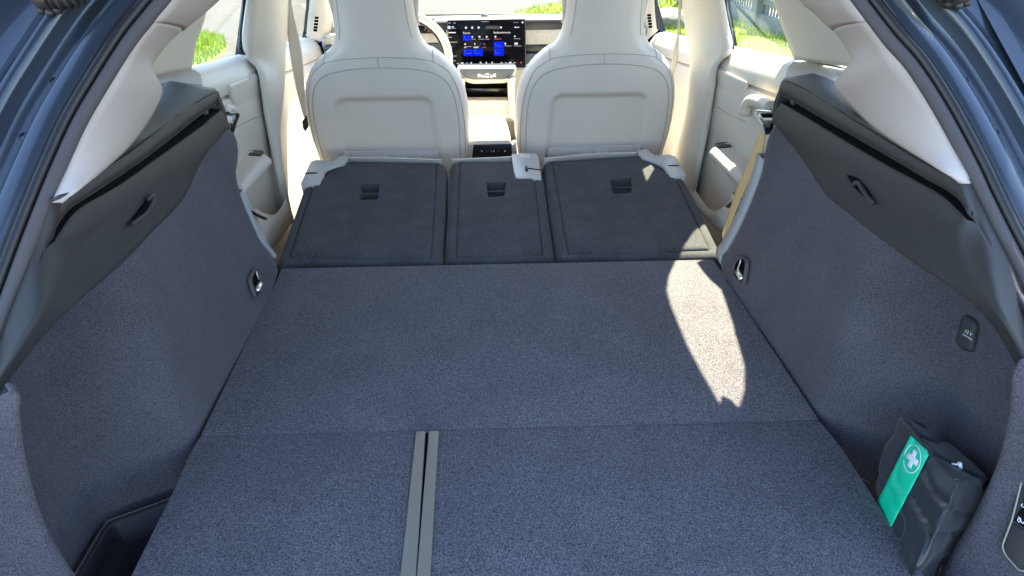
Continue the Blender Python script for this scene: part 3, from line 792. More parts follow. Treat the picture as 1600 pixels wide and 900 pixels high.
bez(t1, f1, [(470, 291), (486, 256), (494, 253), (519, 255), (530, 247), (545, 246), (540, 258), (510, 267), (500, 292)], [(478, 275), (496, 274.5)])
bez(t3, f3, [(996, 239), (1010, 236), (1022, 246), (1047, 245), (1055, 248), (1072, 278), (1047, 280), (1033, 258), (1003, 249)], [(1044, 263), (1060, 263)])
bez(t2, f2, [(799, 244), (838, 243), (842, 250), (846, 281), (806, 282), (802, 268)], [(823, 267), (845, 270)])
pad('release_button', [on_seat(a, f2, .010) for a in ((811, 244), (829, 244), (829, 250), (811, 250.5))], [(0, -.003), (0, 0), (.001, .001)], M['shell'], t2, .002, fr=f2, lift=.0095)
tube('strap_stub', [on_seat(a, f2, .011) for a in ((822, 265), (823, 272))], .004, M['buckle'], t2, 8, 4)
# pale front faces of the seat backs
for t, f_, q in ((t1, f1, [(544, 248), (620, 249), (690, 252)]), (t2, f2, [(706, 251), (760, 249), (800, 247)]), (t3, f3, [(850, 250), (920, 243), (1000, 240)])):
    a = [on_seat(p, f_, .004) for p in q]
    loft('front_face', [[p+Vector((0, .001, -.001)) for p in a], [p+Vector((0, .006, -.001)) for p in a], [p+Vector((0, .012, -.010)) for p in a], [p+Vector((0, .012, -.09)) for p in a]], M['leather'], t, 24, 0, .003)

# ------------------------------------------------------------------ front seats
WZ = [(-.30, .235), (-.1, .25), (.01, .257), (.09, .269), (.15, .271), (.21, .268), (.26, .260), (.30, .248), (.335, .228), (.36, .208), (.385, .180), (.405, .152), (.425, .136), (.45, .127), (.48, .122), (.55, .119), (.64, .122), (.72, .112), (.76, .085)]
def wz(z):
    for (a, b), (c, d) in zip(WZ, WZ[1:]):
        if a <= z <= c: return b+(d-b)*(z-a)/(c-a)
    return WZ[-1][1] if z > 0 else WZ[0][1]
def y_rear(z): return 2.30-.30*(z-.05)
def seat_rear(x, z):
    """depth of the seat's rear face at (x from seat centre, z)"""
    w_ = wz(z); R_ = min(.06, w_*.5)
    t = max(0, (abs(x)-(w_-R_))/R_)
    y = y_rear(z)+R_*.9*(1-math.sqrt(max(0, 1-t*t)))
    y -= .018*(1-(x/w_)**2) if w_ > 0 else 0
    # map recess
    zc = (.04+.262-(.05*(x/.2)**2))/2
    dx = abs(x)-.150*(1+.10*(.25-z)/.25); dz = abs(z-.085)-.165
    q = math.hypot(max(dx, 0), max(dz, 0))+min(max(dx, dz), 0) if dx < .04 or dz < .04 else max(dx, dz)
    sd = math.hypot(max(dx+.03, 0), max(dz+.03, 0))+min(max(dx+.03, dz+.03), 0)-.03
    y += .022*smooth01((-sd+.010)/.022)
    # soft dent of the seams
    return y
def seat_surf(x, z, cx, lift=.0012):
    e = .004
    p = Vector((x, seat_rear(x, z), z))
    px_ = Vector((e, seat_rear(x+e, z)-p.y, 0)); pz_ = Vector((0, seat_rear(x, z+e)-p.y, e))
    n__ = px_.cross(pz_).normalized()
    if n__.y > 0: n__ = -n__
    return p+n__*lift+Vector((cx, 0, 0))
def front_seat(cx, label):
    base = (cx, 2.35, -.46)
    t = thing('front_seat', label, 'car seat', base, 'front seats')
    nx, nz = 61, 150; V = []; z0, z1 = -.30, .76
    for i in range(nz):
        z = z0+(z1-z0)*i/(nz-1); w_ = wz(z)
        for j in range(nx):
            a = -1+2*j/(nx-1); a = math.copysign(abs(a)**.9, a)
            x = a*w_*.9995
            V.append((cx+x, seat_rear(x, z), z))
    F = grid_faces(nz, nx)
    k = len(V)
    for i in range(nz):
        z = z0+(z1-z0)*i/(nz-1); w_ = wz(z)
        D = .13 if z < .4 else .105
        for j in range(nx):
            a = -1+2*j/(nx-1); x = a*w_
            V.append((cx+x, y_rear(z)+D+.03*smooth01((abs(a)-.5)/.5)-.05*smooth01((abs(a)-.85)/.15), z))
    F += [tuple(k+q for q in f)[::-1] for f in grid_faces(nz, nx)]
    for i in range(nz-1):
        for j in (0, nx-1):
            a, b = i*nx+j, (i+1)*nx+j
            F.append((a, b, k+b, k+a))
    for j in range(nx-1):
        for i in (0, nz-1):
            F.append((i*nx+j, i*nx+j+1, k+i*nx+j+1, k+i*nx+j))
    b = mk('backrest', V, F, M['leather'], t)
    # side bolster roll showing round the neck
    for sx in (-1, 1):
        P = [Vector((cx+sx*(wz(z)+.004), y_rear(z)+.075, z)) for z in [.47+.025*i for i in range(12)]]
        tube('headrest_wing', P, .018, M['leather'], t, 12, 30, radii=[.003+.014*smooth01(i/14) for i in range(30)])
    # seams
    def seam(nm, pl, r=.0011):
        P = crom([Vector((x, 0, z)) for x, z in pl], 90)
        tube(nm, [seat_surf(p.x, p.z, cx, .0004) for p in P], r, M['seam'], t, 6)
    half1 = [(.20, .345), (.16, .371), (.10, .382), (.04, .386), (0, .387)]
    seam('shoulder_seam', [(-x, z) for x, z in half1]+[(x, z) for x, z in half1[::-1][1:]])
    half2 = [(.232, -.05), (.236, .06), (.237, .15), (.232, .22), (.217, .28), (.19, .318), (.15, .338), (.08, .351), (0, .355)]
    seam('panel_seam', [(-x, z) for x, z in half2]+[(x, z) for x, z in half2[::-1][1:]], .0014)
    seam('short_seam', [(0, .357), (0, .372), (0, .386)])
    for sx in (-1, 1):
        seam('outer_seam', [(sx*.252, .0), (sx*.255, .12), (sx*.250, .21), (sx*.236, .28), (sx*.214, .33), (sx*.196, .347)])
        seam('neck_seam', [(sx*.098, .70), (sx*.096, .60), (sx*.1, .50), (sx*.108, .44)])
        seam('short_seam', [(sx*.168, .365), (sx*.167, .385), (sx*.166, .395)])
    # net pocket at the foot of the recess
    rows = []
    for z in (.062, .03, -.10, -.2):
        rows.append([seat_surf(-.165+.33*i/20, z, cx, .006+.004*math.sin(math.pi*i/20)) for i in range(21)])
    loft('map_pocket', rows, M['shell'], t, 40, 0, .003)
    tube('pocket_hem', rows[0], .0022, M['leather'], t, 6, 40)
    for sx in (-.055, .005):
        a = [seat_surf(sx+.045*i/4, .05, cx, .0125) for i in range(5)]; b_ = [seat_surf(sx+.045*i/4, .0, cx, .0125) for i in range(5)]
        loft('pocket_loop', [a, b_], M['seam'] if 0 else M['shell'], t, 6, 0, .002)
    # seat cushion and base (mostly hidden)
    box('seat_cushion', (cx-.25, 2.32, -.18), (cx+.25, 2.85, -.02), M['leather'], t, .05)
    box('seat_base', (cx-.2, 2.3, -.46), (cx+.2, 2.8, -.18), M['buckle'], t, .02)
    return t
front_seat(-.347, 'left front seat in pale grey leather, before the steering wheel')
front_seat(.352, 'right front seat in pale grey leather, with no steering wheel ahead of it')

# ------------------------------------------------------------------ centre console
cc = thing('centre_console', 'pale centre console with sunlit armrest and black rear control panel', 'console', (-.02, 2.6, -.46))
def csec(y, hw, z1, z0=-.2, r=.025):
    P = []
    for a in range(7):
        th = math.pi-math.pi/2*a/6; P.append((-.018-hw+r+r*math.cos(th), y, z1-r+r*math.sin(th)))
    for a in range(7):
        th = math.pi/2-math.pi/2*a/6; P.append((-.018+hw-r+r*math.cos(th), y, z1-r+r*math.sin(th)))
    return [(-.018-hw, y, z0)]+P+[(-.018+hw, y, z0)]
S = [csec(2.375, .080, .061, .052, .004), csec(2.380, .085, .068, .050, .01), csec(2.41, .087, .074, .045), csec(2.48, .087, .078, .0), csec(2.60, .082, .082, -.02), csec(2.69, .077, .077, -.02), csec(2.71, .072, .06, -.02)]
V = [p for s_ in S for p in s_]; m_ = len(S[0])
F = grid_faces(len(S), m_)+[tuple(range(m_)), tuple(range((len(S)-1)*m_, len(S)*m_))]
sharp(mk('armrest', V, F, M['leather'], cc), 50)
box('console_body', (-.100, 2.40, -.46), (.064, 2.72, .0), M['door'], cc, .01)
def cpx(x, y): return px(x, y, Y=2.385)
pad('rear_panel', [cpx(736, 247), cpx(803, 246), cpx(801, 224), cpx(738, 225)], [(0, -.02), (0, 0), (.002, .001)], M['band'], cc, .006)
for sx, a in ((-1, [(728, 250), (737, 250), (740, 226), (731, 224)]), (1, [(801, 249), (809, 249), (806, 222), (799, 225)])):
    pad('panel_cheek', [cpx(*q) for q in a], [(0, -.03), (0, .006), (.003, .01)], M['door'], cc, .004)
for x, wd, h in ((753, 3, 3.5), (762, 2.5, 1), (767.5, 2, 4), (771.5, 3, 4), (780, 1.5, 1.5), (789, 3.5, 3.5)):
    c = cpx(x, 236)+Vector((0, -.0035, 0)); a = wd*.0014/2; b = h*.0014/2
    plate('symbol', [c+Vector((-a, 0, -b)), c+Vector((a, 0, -b)), c+Vector((a, 0, b)), c+Vector((-a, 0, b))], .001, M['white'], cc, 0, .0002)
# front storage: beige lid, dark niche, tray with switches
def qy(name, q, Y, t_, mt, r=.006, parent=cc, bev=.002, lift=0):
    return plate(name, [px(a, b, Y=Y) for a, b in q], t_, mt, parent, r, bev, lift)
qy('storage_lid', [(727, 185), (797, 185), (794, 157), (728, 157)], 2.86, .06, M['beige'], .008)
qy('niche', [(722, 160), (799, 160), (799, 126), (722, 126)], 2.98, .01, M['hole'], .004)
qy('niche_shelf', [(727, 146), (792, 146), (792, 138), (727, 138)], 2.95, .03, M['gloss'], .002)
qy('console_cheek', [(716, 190), (727, 182), (726, 126), (714, 124)], 2.84, .1, M['beige'], .004)
qy('console_cheek', [(795, 182), (804, 190), (805, 124), (794, 126)], 2.84, .1, M['beige'], .004)
qy('tray_rim', [(722, 126), (738, 131), (790, 130), (803, 124), (808, 106), (713, 107)], 2.90, .10, M['beige'], .012)
tq = [px(a, b, Y=2.885) for a, b in ((724, 120), (738, 124.5), (788, 124), (799, 119), (806, 107.5), (716, 108))]
pad('control_tray', tq, [(0, -.02), (0, 0), (.002, .001)], M['blue_grey'], cc, .014)
for x0_, x1_, y0_, y1_ in ((746.5, 751, 115.5, 120.5), (752.5, 757, 117, 120.8), (758, 764.5, 114.8, 116.2), (758, 764.5, 118.5, 121), (766, 769.5, 117, 121), (771, 774.8, 115, 120)):
    qy('switch', [(x0_, y1_), (x1_, y1_), (x1_, y0_), (x0_, y0_)], 2.882, .002, M['white'], .001, cc, .0005)

# ------------------------------------------------------------------ dashboard
db = thing('dashboard', 'pale dashboard with dark air vent band under the windscreen', 'dashboard', (0, 3.2, -.1))
def zrow(row, Y): return px(760, row, Y=Y).z
prof = [(3.64, zrow(25.2, 3.64)), (3.45, zrow(25.8, 3.45)), (3.30, zrow(26.8, 3.30)), (3.20, zrow(28.5, 3.2)), (3.155, zrow(32, 3.155)), (3.15, .345), (3.17, .325), (3.19, .32), (3.17, .255), (3.19, .235), (3.20, .19), (3.12, .185), (3.10, .165), (3.12, .05), (3.2, -.2)]
V = []; N = 21
for i in range(N):
    x = -.74+1.48*i/(N-1)
    for y, z in prof: V.append((x, y+.10*(abs(x)/.74)**4, z-.012*(x/.74)**2*0))
sharp(mk('dash_body', V, grid_faces(N, len(prof)), M['linen'] if 0 else M['beige'], db, True, .006), 30)
def strip(name, x0, x1, zt, zb, y, mt, t_=.02, parent=db, r=.003):
    plate(name, [Vector((x0, y, zb)), Vector((x1, y, zb)), Vector((x1, y, zt)), Vector((x0, y, zt))], t_, mt, parent, r, .0015)
def zrow(row, Y): return px(760, row, Y=Y).z
YD = 3.135
strip('vent_band', .12, .60, zrow(33.5, YD), zrow(47.5, YD), YD, M['band'], .03)
strip('vent_band', -.58, -.10, zrow(33.5, YD), zrow(50, YD), YD, M['band'], .03)
strip('vent_edge', .12, .60, zrow(32, YD), zrow(35, YD), YD-.004, M['rubber_lip'], .01)
strip('trim_strip', .12, .70, zrow(48, YD), zrow(71, YD), YD+.006, M['linen'], .03)
strip('trim_strip', -.70, -.10, zrow(51, YD), zrow(66, YD), YD+.006, M['linen'], .03)
strip('gap_strip', .12, .70, zrow(71.5, YD), zrow(85, YD), YD+.012, M['band'], .03)
strip('shelf', .10, .70, zrow(85, YD), zrow(102, YD), YD-.006, M['blue_grey'], .03)
strip('shelf', -.70, -.06, zrow(67, YD), zrow(100, YD), YD+.0, M['blue_grey'], .03)
strip('lower_gap', -.70, .70, zrow(103, YD), zrow(108, YD), YD-.012, M['hole'], .03)
strip('lower_dash', -.70, .70, zrow(108, YD), zrow(190, YD), YD-.008, M['beige'], .03)
strip('glovebox_edge', .17, .19, zrow(122, YD), zrow(190, YD), YD-.016, M['buckle'], .01)
for q in ([(722, 27.5), (728, 25.8), (747, 25.4), (747, 27)], [(765, 25.6), (780, 25.4), (790, 27.5), (765, 27.2)]):
    plate('speaker_slot', [px(a, b, Y=3.22) for a, b in q], .004, M['hole'], db, .001, .0005)
bmv = []
for i in range(7):
    for j in range(16):
        th = math.pi/2*i/6; ph = 2*math.pi*j/16
        c = px(757, 27, Y=3.25)
        bmv.append(c+Vector((.020*math.cos(th)*math.cos(ph), .02*math.cos(th)*math.sin(ph), .020*math.sin(th))))
mk('sensor_dome', bmv, grid_faces(7, 16, True), M['blue_grey'], db)
# instrument display
idp = thing('instrument_display', 'small black instrument display behind the steering wheel', 'display', (-.3, 3.1, .3))
YI = 3.10
qy('display_body', [(615, 51.5), (679, 51), (679, 30), (615, 31)], YI, .02, M['screen'], .006, idp)
def ip(x, y): return px(x, y, Y=YI)+Vector((0, -.0015, 0))
def emq(name, x0, x1, y0, y1, f, mt, par, n=0):
    return plate(name, [f(x0, y1), f(x1, y1), f(x1, y0), f(x0, y0)], .001, mt, par, 0, .0002)
emq('warning_lamp', 674, 677, 32.5, 35.5, ip, M['glow_red'], idp)
emq('gauge', 674.5, 678, 40, 48.5, ip, M['glow'], idp)
for a, b in (((664, 48), (665.5, 39)), ((665.5, 39), (668.5, 39)), ((668.5, 39), (670, 49))):
    tube('lane_line', [ip(*a), ip(*b)], .0012, M['glow_dim'], idp, 6)
emq('lane_mark', 667, 670.5, 49, 50.2, ip, M['glow_red'], idp)
emq('horizon_line', 655, 664, 39, 40, ip, M['glow_dim'], idp)
# steering wheel
stw = thing('steering_wheel', 'white and grey steering wheel in front of the left front seat', 'steering wheel', (-.35, 2.86, .27))
wc = Vector((-.345, 2.86, .262)); ax = Vector((0, -.9, .42)).normalized(); ux = Vector((1, 0, 0)); uz = ax.cross(ux)
P = [wc+ux*(.187*math.cos(a))+uz*(-.178*math.sin(a)) for a in [2*math.pi*i/64 for i in range(64)]]
tube('rim', P, .0165, M['leather'], stw, 14, 0, True)
P2 = [wc+ax*.0+ux*(.170*math.cos(a))+uz*(-.161*math.sin(a)) for a in [2*math.pi*i/64 for i in range(64)]]
tube('inner_rim', P2, .006, M['band'], stw, 8, 0, True)
tube('spoke', [wc+ux*.16, wc+ux*.05-ax*.02], .022, M['bezel'], stw, 10, 6, flat=.5)
tube('spoke', [wc-ux*.16, wc-ux*.05-ax*.02], .022, M['bezel'], stw, 10, 6, flat=.5)
tube('hub', [wc-ax*.06, wc-ax*.02, wc+ax*.0], .06, M['bezel'], stw, 20)
# touchscreen
ts = thing('touchscreen', 'large black centre touchscreen showing blue and white menu tiles', 'touchscreen', (0, 3.05, .27))
YT = 3.06
def sc(x, y, h=0): return px(x, y, Y=YT)+Vector((0, -h, 0))
plate('housing', [sc(704, 106.8), sc(821.8, 106.2), sc(821.5, 29.3), sc(698, 31.5)], .018, M['rubber_lip'], ts, .008, .002)
tsg = plate('glass', [sc(705, 105.6), sc(820.6, 105), sc(820.2, 30.5), sc(699.2, 32.7)], .003, M['screen'], ts, .007, .0006, .002)
def S0(zx, zy):                       # reading of the enlarged screen
    return sc(680+zx*160/1309, 20+zy*110/900, .0032)
def tileq(name, x0, y0, x1, y1, mt): return plate(name, [S0(x0, y1), S0(x1, y1), S0(x1, y0), S0(x0, y0)], .0008, mt, tsg, 0, .0001)
tileq('tile', 355, 280, 455, 356, M['tile']); tileq('tile', 362, 460, 484, 552, M['tile']); tileq('tile', 490, 458, 612, 550, M['tile'])
tileq('tile', 748, 368, 874, 454, M['tile']); tileq('tile', 752, 460, 876, 550, M['tile'])
U_, V_ = Vector((1, 0, 0)), Vector((0, 0, 1))
def stx(s_, zx, zy, size, mt='glow', al='LEFT'):
    text('caption', s_, S0(zx, zy)+Vector((0, -.0004, 0)), U_, V_, size, M[mt], tsg, al, .0002)
stx('Fahren', 356, 258, .011); stx('Bedienelemente', 746, 252, .011)
for y_, n_c in ((252, 95), (312, 46), (374, 112), (434, 48), (494, 44), (552, 106), (611, 94)):
    tileq('menu_line', 168, y_-6, 168+n_c, y_+6, M['glow'] if y_ == 252 else M['glow_dim'])
tileq('menu_marker', 146, 222, 152, 286, M['glow'])
for x_, y_, w_, h_, m__ in ((163, 122, 42, 15, 'glow_dim'), (228, 122, 42, 15, 'glow_dim'), (590, 108, 96, 8, 'glow_dim'), (998, 115, 34, 14, 'glow_dim'), (1038, 115, 22, 16, 'glow_dim'), (204, 172, 40, 14, 'glow'), (204, 192, 56, 10, 'glow_dim'),
                          (378, 172, 30, 34, 'glow'), (458, 172, 30, 34, 'glow'), (540, 170, 30, 34, 'glow'), (828, 170, 28, 30, 'glow'), (1012, 172, 28, 24, 'glow'), (1042, 178, 36, 14, 'glow'),
                          (462, 294, 24, 26, 'glow'), (462, 332, 54, 8, 'glow_dim'), (550, 292, 32, 26, 'glow'), (552, 332, 76, 8, 'glow_dim'), (646, 292, 26, 28, 'glow'), (642, 332, 52, 8, 'glow_dim'),
                          (756, 290, 28, 28, 'glow'), (752, 330, 92, 8, 'glow_red'), (1004, 290, 26, 20, 'glow'), (1004, 326, 84, 8, 'glow_dim'), (370, 386, 26, 24, 'glow'), (370, 426, 98, 8, 'glow_dim'), (370, 440, 26, 8, 'glow'),
                          (498, 380, 14, 32, 'glow'), (490, 424, 76, 8, 'glow_dim'), (490, 438, 62, 10, 'glow'), (570, 384, 22, 24, 'tile'), (620, 386, 18, 18, 'glow_dim'), (600, 438, 52, 6, 'glow_red'),
                          (884, 378, 24, 28, 'glow'), (884, 418, 90, 8, 'glow_dim'), (1006, 376, 56, 34, 'glow'), (1004, 418, 100, 8, 'glow_dim'),
                          (368, 392+84, 24, 22, 'glow_dim'), (370, 514, 86, 7, 'glow_dim'), (496, 476, 24, 22, 'glow_dim'), (498, 514, 80, 7, 'glow_dim'), (762, 386, 20, 24, 'glow_dim'), (760, 420, 70, 7, 'glow_dim'), (762, 474, 18, 24, 'glow_dim'), (758, 510, 66, 7, 'glow_dim'), (362, 300, 20, 20, 'glow_dim'), (366, 338, 40, 7, 'glow_dim'),
                          (190, 632, 28, 24, 'glow_dim'), (276, 640, 26, 6, 'glow'), (326, 628, 40, 26, 'glow'), (392, 638, 26, 6, 'glow'), (448, 626, 26, 30, 'glow'), (564, 622, 32, 28, 'glow'), (640, 624, 26, 28, 'glow'), (714, 622, 28, 28, 'glow'),
                          (836, 624, 22, 30, 'glow'), (888, 632, 26, 6, 'glow'), (936, 622, 44, 28, 'glow'), (1004, 632, 24, 6, 'glow'), (1086, 622, 26, 26, 'glow_red')):
    sc_ = .72 if h_ > 12 else 1
    tileq('symbol', x_+w_*(1-sc_)/2, y_+h_*(1-sc_)/2, x_+w_*(1+sc_)/2, y_+h_*(1+sc_)/2, M[m__])
tileq('search_field', 648, 166, 830, 206, M['band'])
for zx, zy, r_ in ((178, 186, .0068), (1116, 120, .0045)):
    c = S0(zx, zy)
    plate('avatar', [c+Vector((r_*math.cos(a), 0, r_*math.sin(a))) for a in [2*math.pi*i/14 for i in range(14)]], .0008, M['glow_lilac'], tsg, 0, .0001)

# ------------------------------------------------------------------ doors
def door(name, s, y0, y1, label, cat='door'):
    t = thing(name, label, cat, (s*.78, (y0+y1)/2, -.3), 'car doors')
    prof = [(.80, .415), (.785, .425), (.765, .424), (.745, .412), (.728, .388), (.722, .362), (.724, .350), (.735, .343), (.722, .335), (.712, .30), (.708, .22), (.712, .15), (.715, .10), (.715, .0), (.712, -.1), (.70, -.16), (.695, -.3), (.70, -.42)]
    N = 30; V = []
    for i in range(N):
        y = y0+(y1-y0)*i/(N-1)
        for x, z in prof: V.append((s*x, y, z-.092*(y-1.85)*smooth01((z-.1)/.25)))
    sharp(mk('inner_panel', V, grid_faces(N, len(prof)), M['door'], t, True, .006), 40)
    return t
DL = door('rear_door', -1, 1.40, 2.24, 'left rear door with pale trim, in shade beyond the dark boot ledge')
DR = door('rear_door', 1, 1.40, 2.28, 'right rear door with sunlit window sill and pale trim')
FL = door('front_door', -1, 2.2, 3.15, 'left front door trim seen between pillar and driver seat')
FR = door('front_door', 1, 2.2, 3.15, 'right front door trim with sunlit sill, beside the passenger seat')
def dpad(t, s, q, X, h, mt, r=.012, name='panel'):
    return pad(name, [px(a, b, X=s*X) for a, b in q], [(0, -.006), (0, h*.4), (.003, h*.9), (.010, h)], mt, t, r)
dpad(DL, -1, [(357, 133), (401, 115), (411, 166), (376, 178), (363, 160)], .716, .004, M['door'], .012, 'speaker_cover')
dpad(DR, 1, [(1122, 106), (1168, 128), (1160, 158), (1143, 166), (1114, 152)], .716, .004, M['door'], .012, 'speaker_cover')
for t, s, q in ((DL, -1, (393, 121)), (DR, 1, (1126, 113))):
    c = px(*q, X=s*.711); e = Vector((0, .02, 0))
    mk('badge', [c-e+Vector((0, 0, .004)), c+e+Vector((0, 0, .004)), c+e-Vector((0, 0, .004)), c-e-Vector((0, 0, .004))], [(0, 1, 2, 3)], M['bezel'], t, False, .002)
for t, s, l in ((DL, -1, [(345, 212), (369, 199), (411, 181), (418, 205), (430, 262), (443, 312)]), (DR, 1, [(1165, 190), (1140, 180), (1115, 168), (1108, 210), (1098, 255), (1088, 297)])):
    tube('panel_groove', [px(*q, X=s*.7062) for q in l], .0012, M['seam'], t, 6, 40)
# armrests with window switches
for t, s in ((DL, -1), (DR, 1)):
    y0, y1 = 1.42, 2.0
    z1 = px(425, 240, X=-.645).z if s < 0 else px(1106, 228, X=.645).z
    y1 = (px(425, 240, X=-.645).y if s < 0 else px(1106, 228, X=.645).y)+.01
    S = []
    for i in range(16):
        y = y0+(y1-y0)*i/15
        k_ = 1-smooth01((y-(y1-.03))/.03)*.5
        d_ = .07*k_
        S.append([Vector((s*.72, y, z1+.006)), Vector((s*.70, y, z1+.004)), Vector((s*(.715-d_*.8), y, z1+.002)), Vector((s*(.715-d_), y, z1-.008)), Vector((s*(.715-d_), y, z1-.020)), Vector((s*(.715-d_*.75), y, z1-.034)), Vector((s*(.715-d_*.3), y, z1-.055)), Vector((s*.72, y, z1-.10))])
    S.append([p.lerp(Vector((s*.70, y1+.01, z1-.02)), .8) for p in S[-1]])
    arm = loft('armrest', S, M['door'], t, 24, 40, .004)
    sw_q = [(387, 243), (394, 235), (412, 236), (408, 244)] if s < 0 else [(1117, 224), (1137, 222), (1145, 230), (1122, 232)]
    pad('window_switch', [px(*q, Z=z1+.006) for q in sw_q], [(0, -.01), (0, 0), (.002, .002), (.004, .001)], M['band'], arm, .003)
    ml = [px(*q, Z=z1+.010) for q in (((390, 239.5), (410, 240.5)) if s < 0 else ((1120, 228), (1141, 226)))]
    tube('switch_ridge', ml, .0014, M['rubber_lip'], arm, 6, 4)
# door pull right
tube('door_pull', [px(*q, X=.690) for q in ((1163, 178), (1170, 160), (1182, 158), (1205, 168))], .016, M['door'], DR, 12, 20)
tube('door_pull', [px(*q, X=-.690) for q in ((352, 178), (356, 170), (364, 176), (366, 190))], .012, M['door'], DL, 12, 20)
# lower door pockets
for t, s in ((DL, -1), (DR, 1)):
    if s < 0: A = [(396, 325), (412, 334), (427, 336), (438, 326), (446, 310)]; B = [(402, 345), (415, 352), (428, 352), (440, 344), (452, 325)]; C_ = [(415, 385), (421, 388), (428, 385), (440, 370), (458, 340)]
    else: A = [(1145, 300), (1138, 318), (1120, 330), (1106, 325), (1086, 298)]; B = [(1150, 318), (1140, 330), (1122, 338), (1104, 334), (1083, 305)]; C_ = [(1150, 350), (1135, 362), (1120, 358), (1108, 345), (1080, 315)]
    loft('sill_trim', [[px(*q, X=s*.655) for q in A], [px(*q, X=s*.64) for q in B], [px(*q, X=s*.635) for q in C_]], M['door'], t, 30, 10, .006)

# ------------------------------------------------------------------ seat belts
BG = 'seat belts'
def belt(label, L, R, f, mt, loc):
    t = thing('seat_belt', label, 'seat belt', loc, BG)
    a = [f(q, i/(len(L)-1)) for i, q in enumerate(L)]; b = [f(q, i/(len(R)-1)) for i, q in enumerate(R)]
    loft('webbing', [a, b], mt, t, 40, 6, .0015)
    return t
b1 = belt('pale grey belt hanging from the left centre pillar beside the driver seat', [(450, -20), (451, 9), (450, 60), (462, 135), (474, 182)], [(454, -20), (458, 20), (471, 78), (477, 150), (480, 190)], lambda q, k_: px(*q, Y=2.44-.06*k_), M['belt'], (-.66, 2.4, .2))
plate('buckle_tongue', [px(*q, Y=2.375) for q in ((472, 190), (479, 180), (482, 198), (477, 206), (473, 200))], .008, M['buckle'], b1, .004)
plate('pillar_loop', [px(*q, Y=2.45) for q in ((443, 22), (448, 20), (449, 36), (444, 37))], .01, M['bezel'], b1, .003)
b2 = belt('pale twisted belt hanging by the right centre pillar beside the passenger seat', [(1061, -20), (1060, 8), (1058, 50), (1050, 88), (1050, 114)], [(1067, -20), (1066, 4), (1062, 44), (1060, 84), (1053, 118)], lambda q, k_: px(*q, Y=2.46-.08*k_), M['belt'], (.66, 2.4, .2))
b3 = belt('belt of the right rear seat, its sunlit tan glow painted on, beside the boot side panel', [(1189, 206), (1168, 256), (1147, 308), (1128, 371)], [(1196, 210), (1187, 250), (1158, 310), (1133, 374)], lambda q, k_: px(*q, X=.628-.06*k_), M['belt_sunlit'], (.62, 1.7, .1))
tube('belt_tongue', [px(*q, X=.60) for q in ((1137, 323), (1147, 316), (1157, 309))], .007, M['buckle'], b3, 8, 6, flat=.5)
plate('tongue_plate', [px(*q, X=.598) for q in ((1144, 326), (1152, 322), (1146, 345), (1141, 346))], .003, M['rubber_lip'], b3, .001)
b4 = belt('pale belt of the left rear seat half hidden behind the boot side panel', [(372, 290), (392, 330), (402, 352), (418, 388)], [(376, 288), (396, 328), (406, 350), (421, 387)], lambda q, k_: px(*q, X=-.64+.06*k_), M['belt'], (-.62, 1.7, .1))
tube('belt_tongue', [px(*q, X=-.60) for q in ((392, 331), (402, 336), (413, 341))], .009, M['buckle'], b4, 8, 6, flat=.5)
# belt guide loops at the ledge ends
for s, q, mt in ((-1, [(354, 175), (373, 176), (361, 217), (356, 206), (368, 181), (354, 181)], 'black'), (1, [(1182, 174), (1205, 176), (1205, 188), (1190, 190)], 'steel')):
    t = thing('belt_guide', ('black' if s < 0 else 'bright metal and black')+' belt guide loop at the front end of the '+('shaded' if s < 0 else 'sunlit')+' boot ledge', 'belt guide', (s*.63, 1.6, .33), 'belt guides')
    if s < 0:
        tube('loop', [px(*a, X=-.632) for a in ((356, 177), (371, 178), (367, 192), (360, 213), (357, 202))], .0055, M['buckle'], t, 8, 30, flat=.6)
        plate('inner_plate', [px(*a, X=-.635) for a in ((355, 181), (364, 182), (362, 190), (355, 189))], .003, M['white'], t, .002)
        plate('foot', [px(*a, X=-.63) for a in ((357, 192), (363, 192), (364, 204), (360, 215), (356, 210))], .006, M['gloss'], t, .002)
    else:
        tube('loop', [px(*a, X=.628) for a in ((1206, 175), (1182, 174), (1188, 186), (1193, 194))], .0050, M['steel'], t, 8, 24, flat=.6)
        tube('loop', [px(*a, X=.627) for a in ((1193, 187), (1208, 187))], .004, M['steel'], t, 8, 6, flat=.6)
        plate('foot', [px(*a, X=.626) for a in ((1190, 190), (1206, 189), (1201, 205), (1196, 211))], .008, M['gloss'], t, .002)
        plate('inner_plate', [px(*a, X=.632) for a in ((1188, 177), (1206, 177), (1206, 184), (1191, 184))], .003, M['hole'], t, .001)

# ------------------------------------------------------------------ first aid bag
fb = thing('first_aid_bag', 'black nylon first aid bag with green band and white cross, standing in the right pocket', 'first aid bag', (.58, .68, -.15))
def WB(P): return WR(P)
A_ = px(1408, 650, Y=.775); B_ = px(1500, 752, Y=.625)
C_ = px(1360, 773, Y=.735); D_ = px(1443, 867, Y=.585)
C_ = A_+(C_-A_)*1.55; D_ = B_+(D_-B_)*1.45
E_ = px(1547, 743, Y=.655); H_ = px(1437, 655, Y=.80)
F_ = D_+(px(1463, 893, Y=.62)-px(1443, 867, Y=.585))*1.2+(E_-B_)*.5; G_ = C_+(H_-A_)
def bil(a, b, c, d, u, v): return a.lerp(b, u).lerp(c.lerp(d, u), v)
cen = (A_+B_+C_+D_+E_+F_+G_+H_)/8
nf = (B_-A_).cross(C_-A_).normalized()
if nf.dot(CAM_C-A_) < 0: nf = -nf
V = []; F = []; idx = {}
def addv(p):
    k_ = tuple(round(c, 5) for c in p)
    if k_ not in idx: idx[k_] = len(V); V.append(Vector(p))
    return idx[k_]
NB = 34
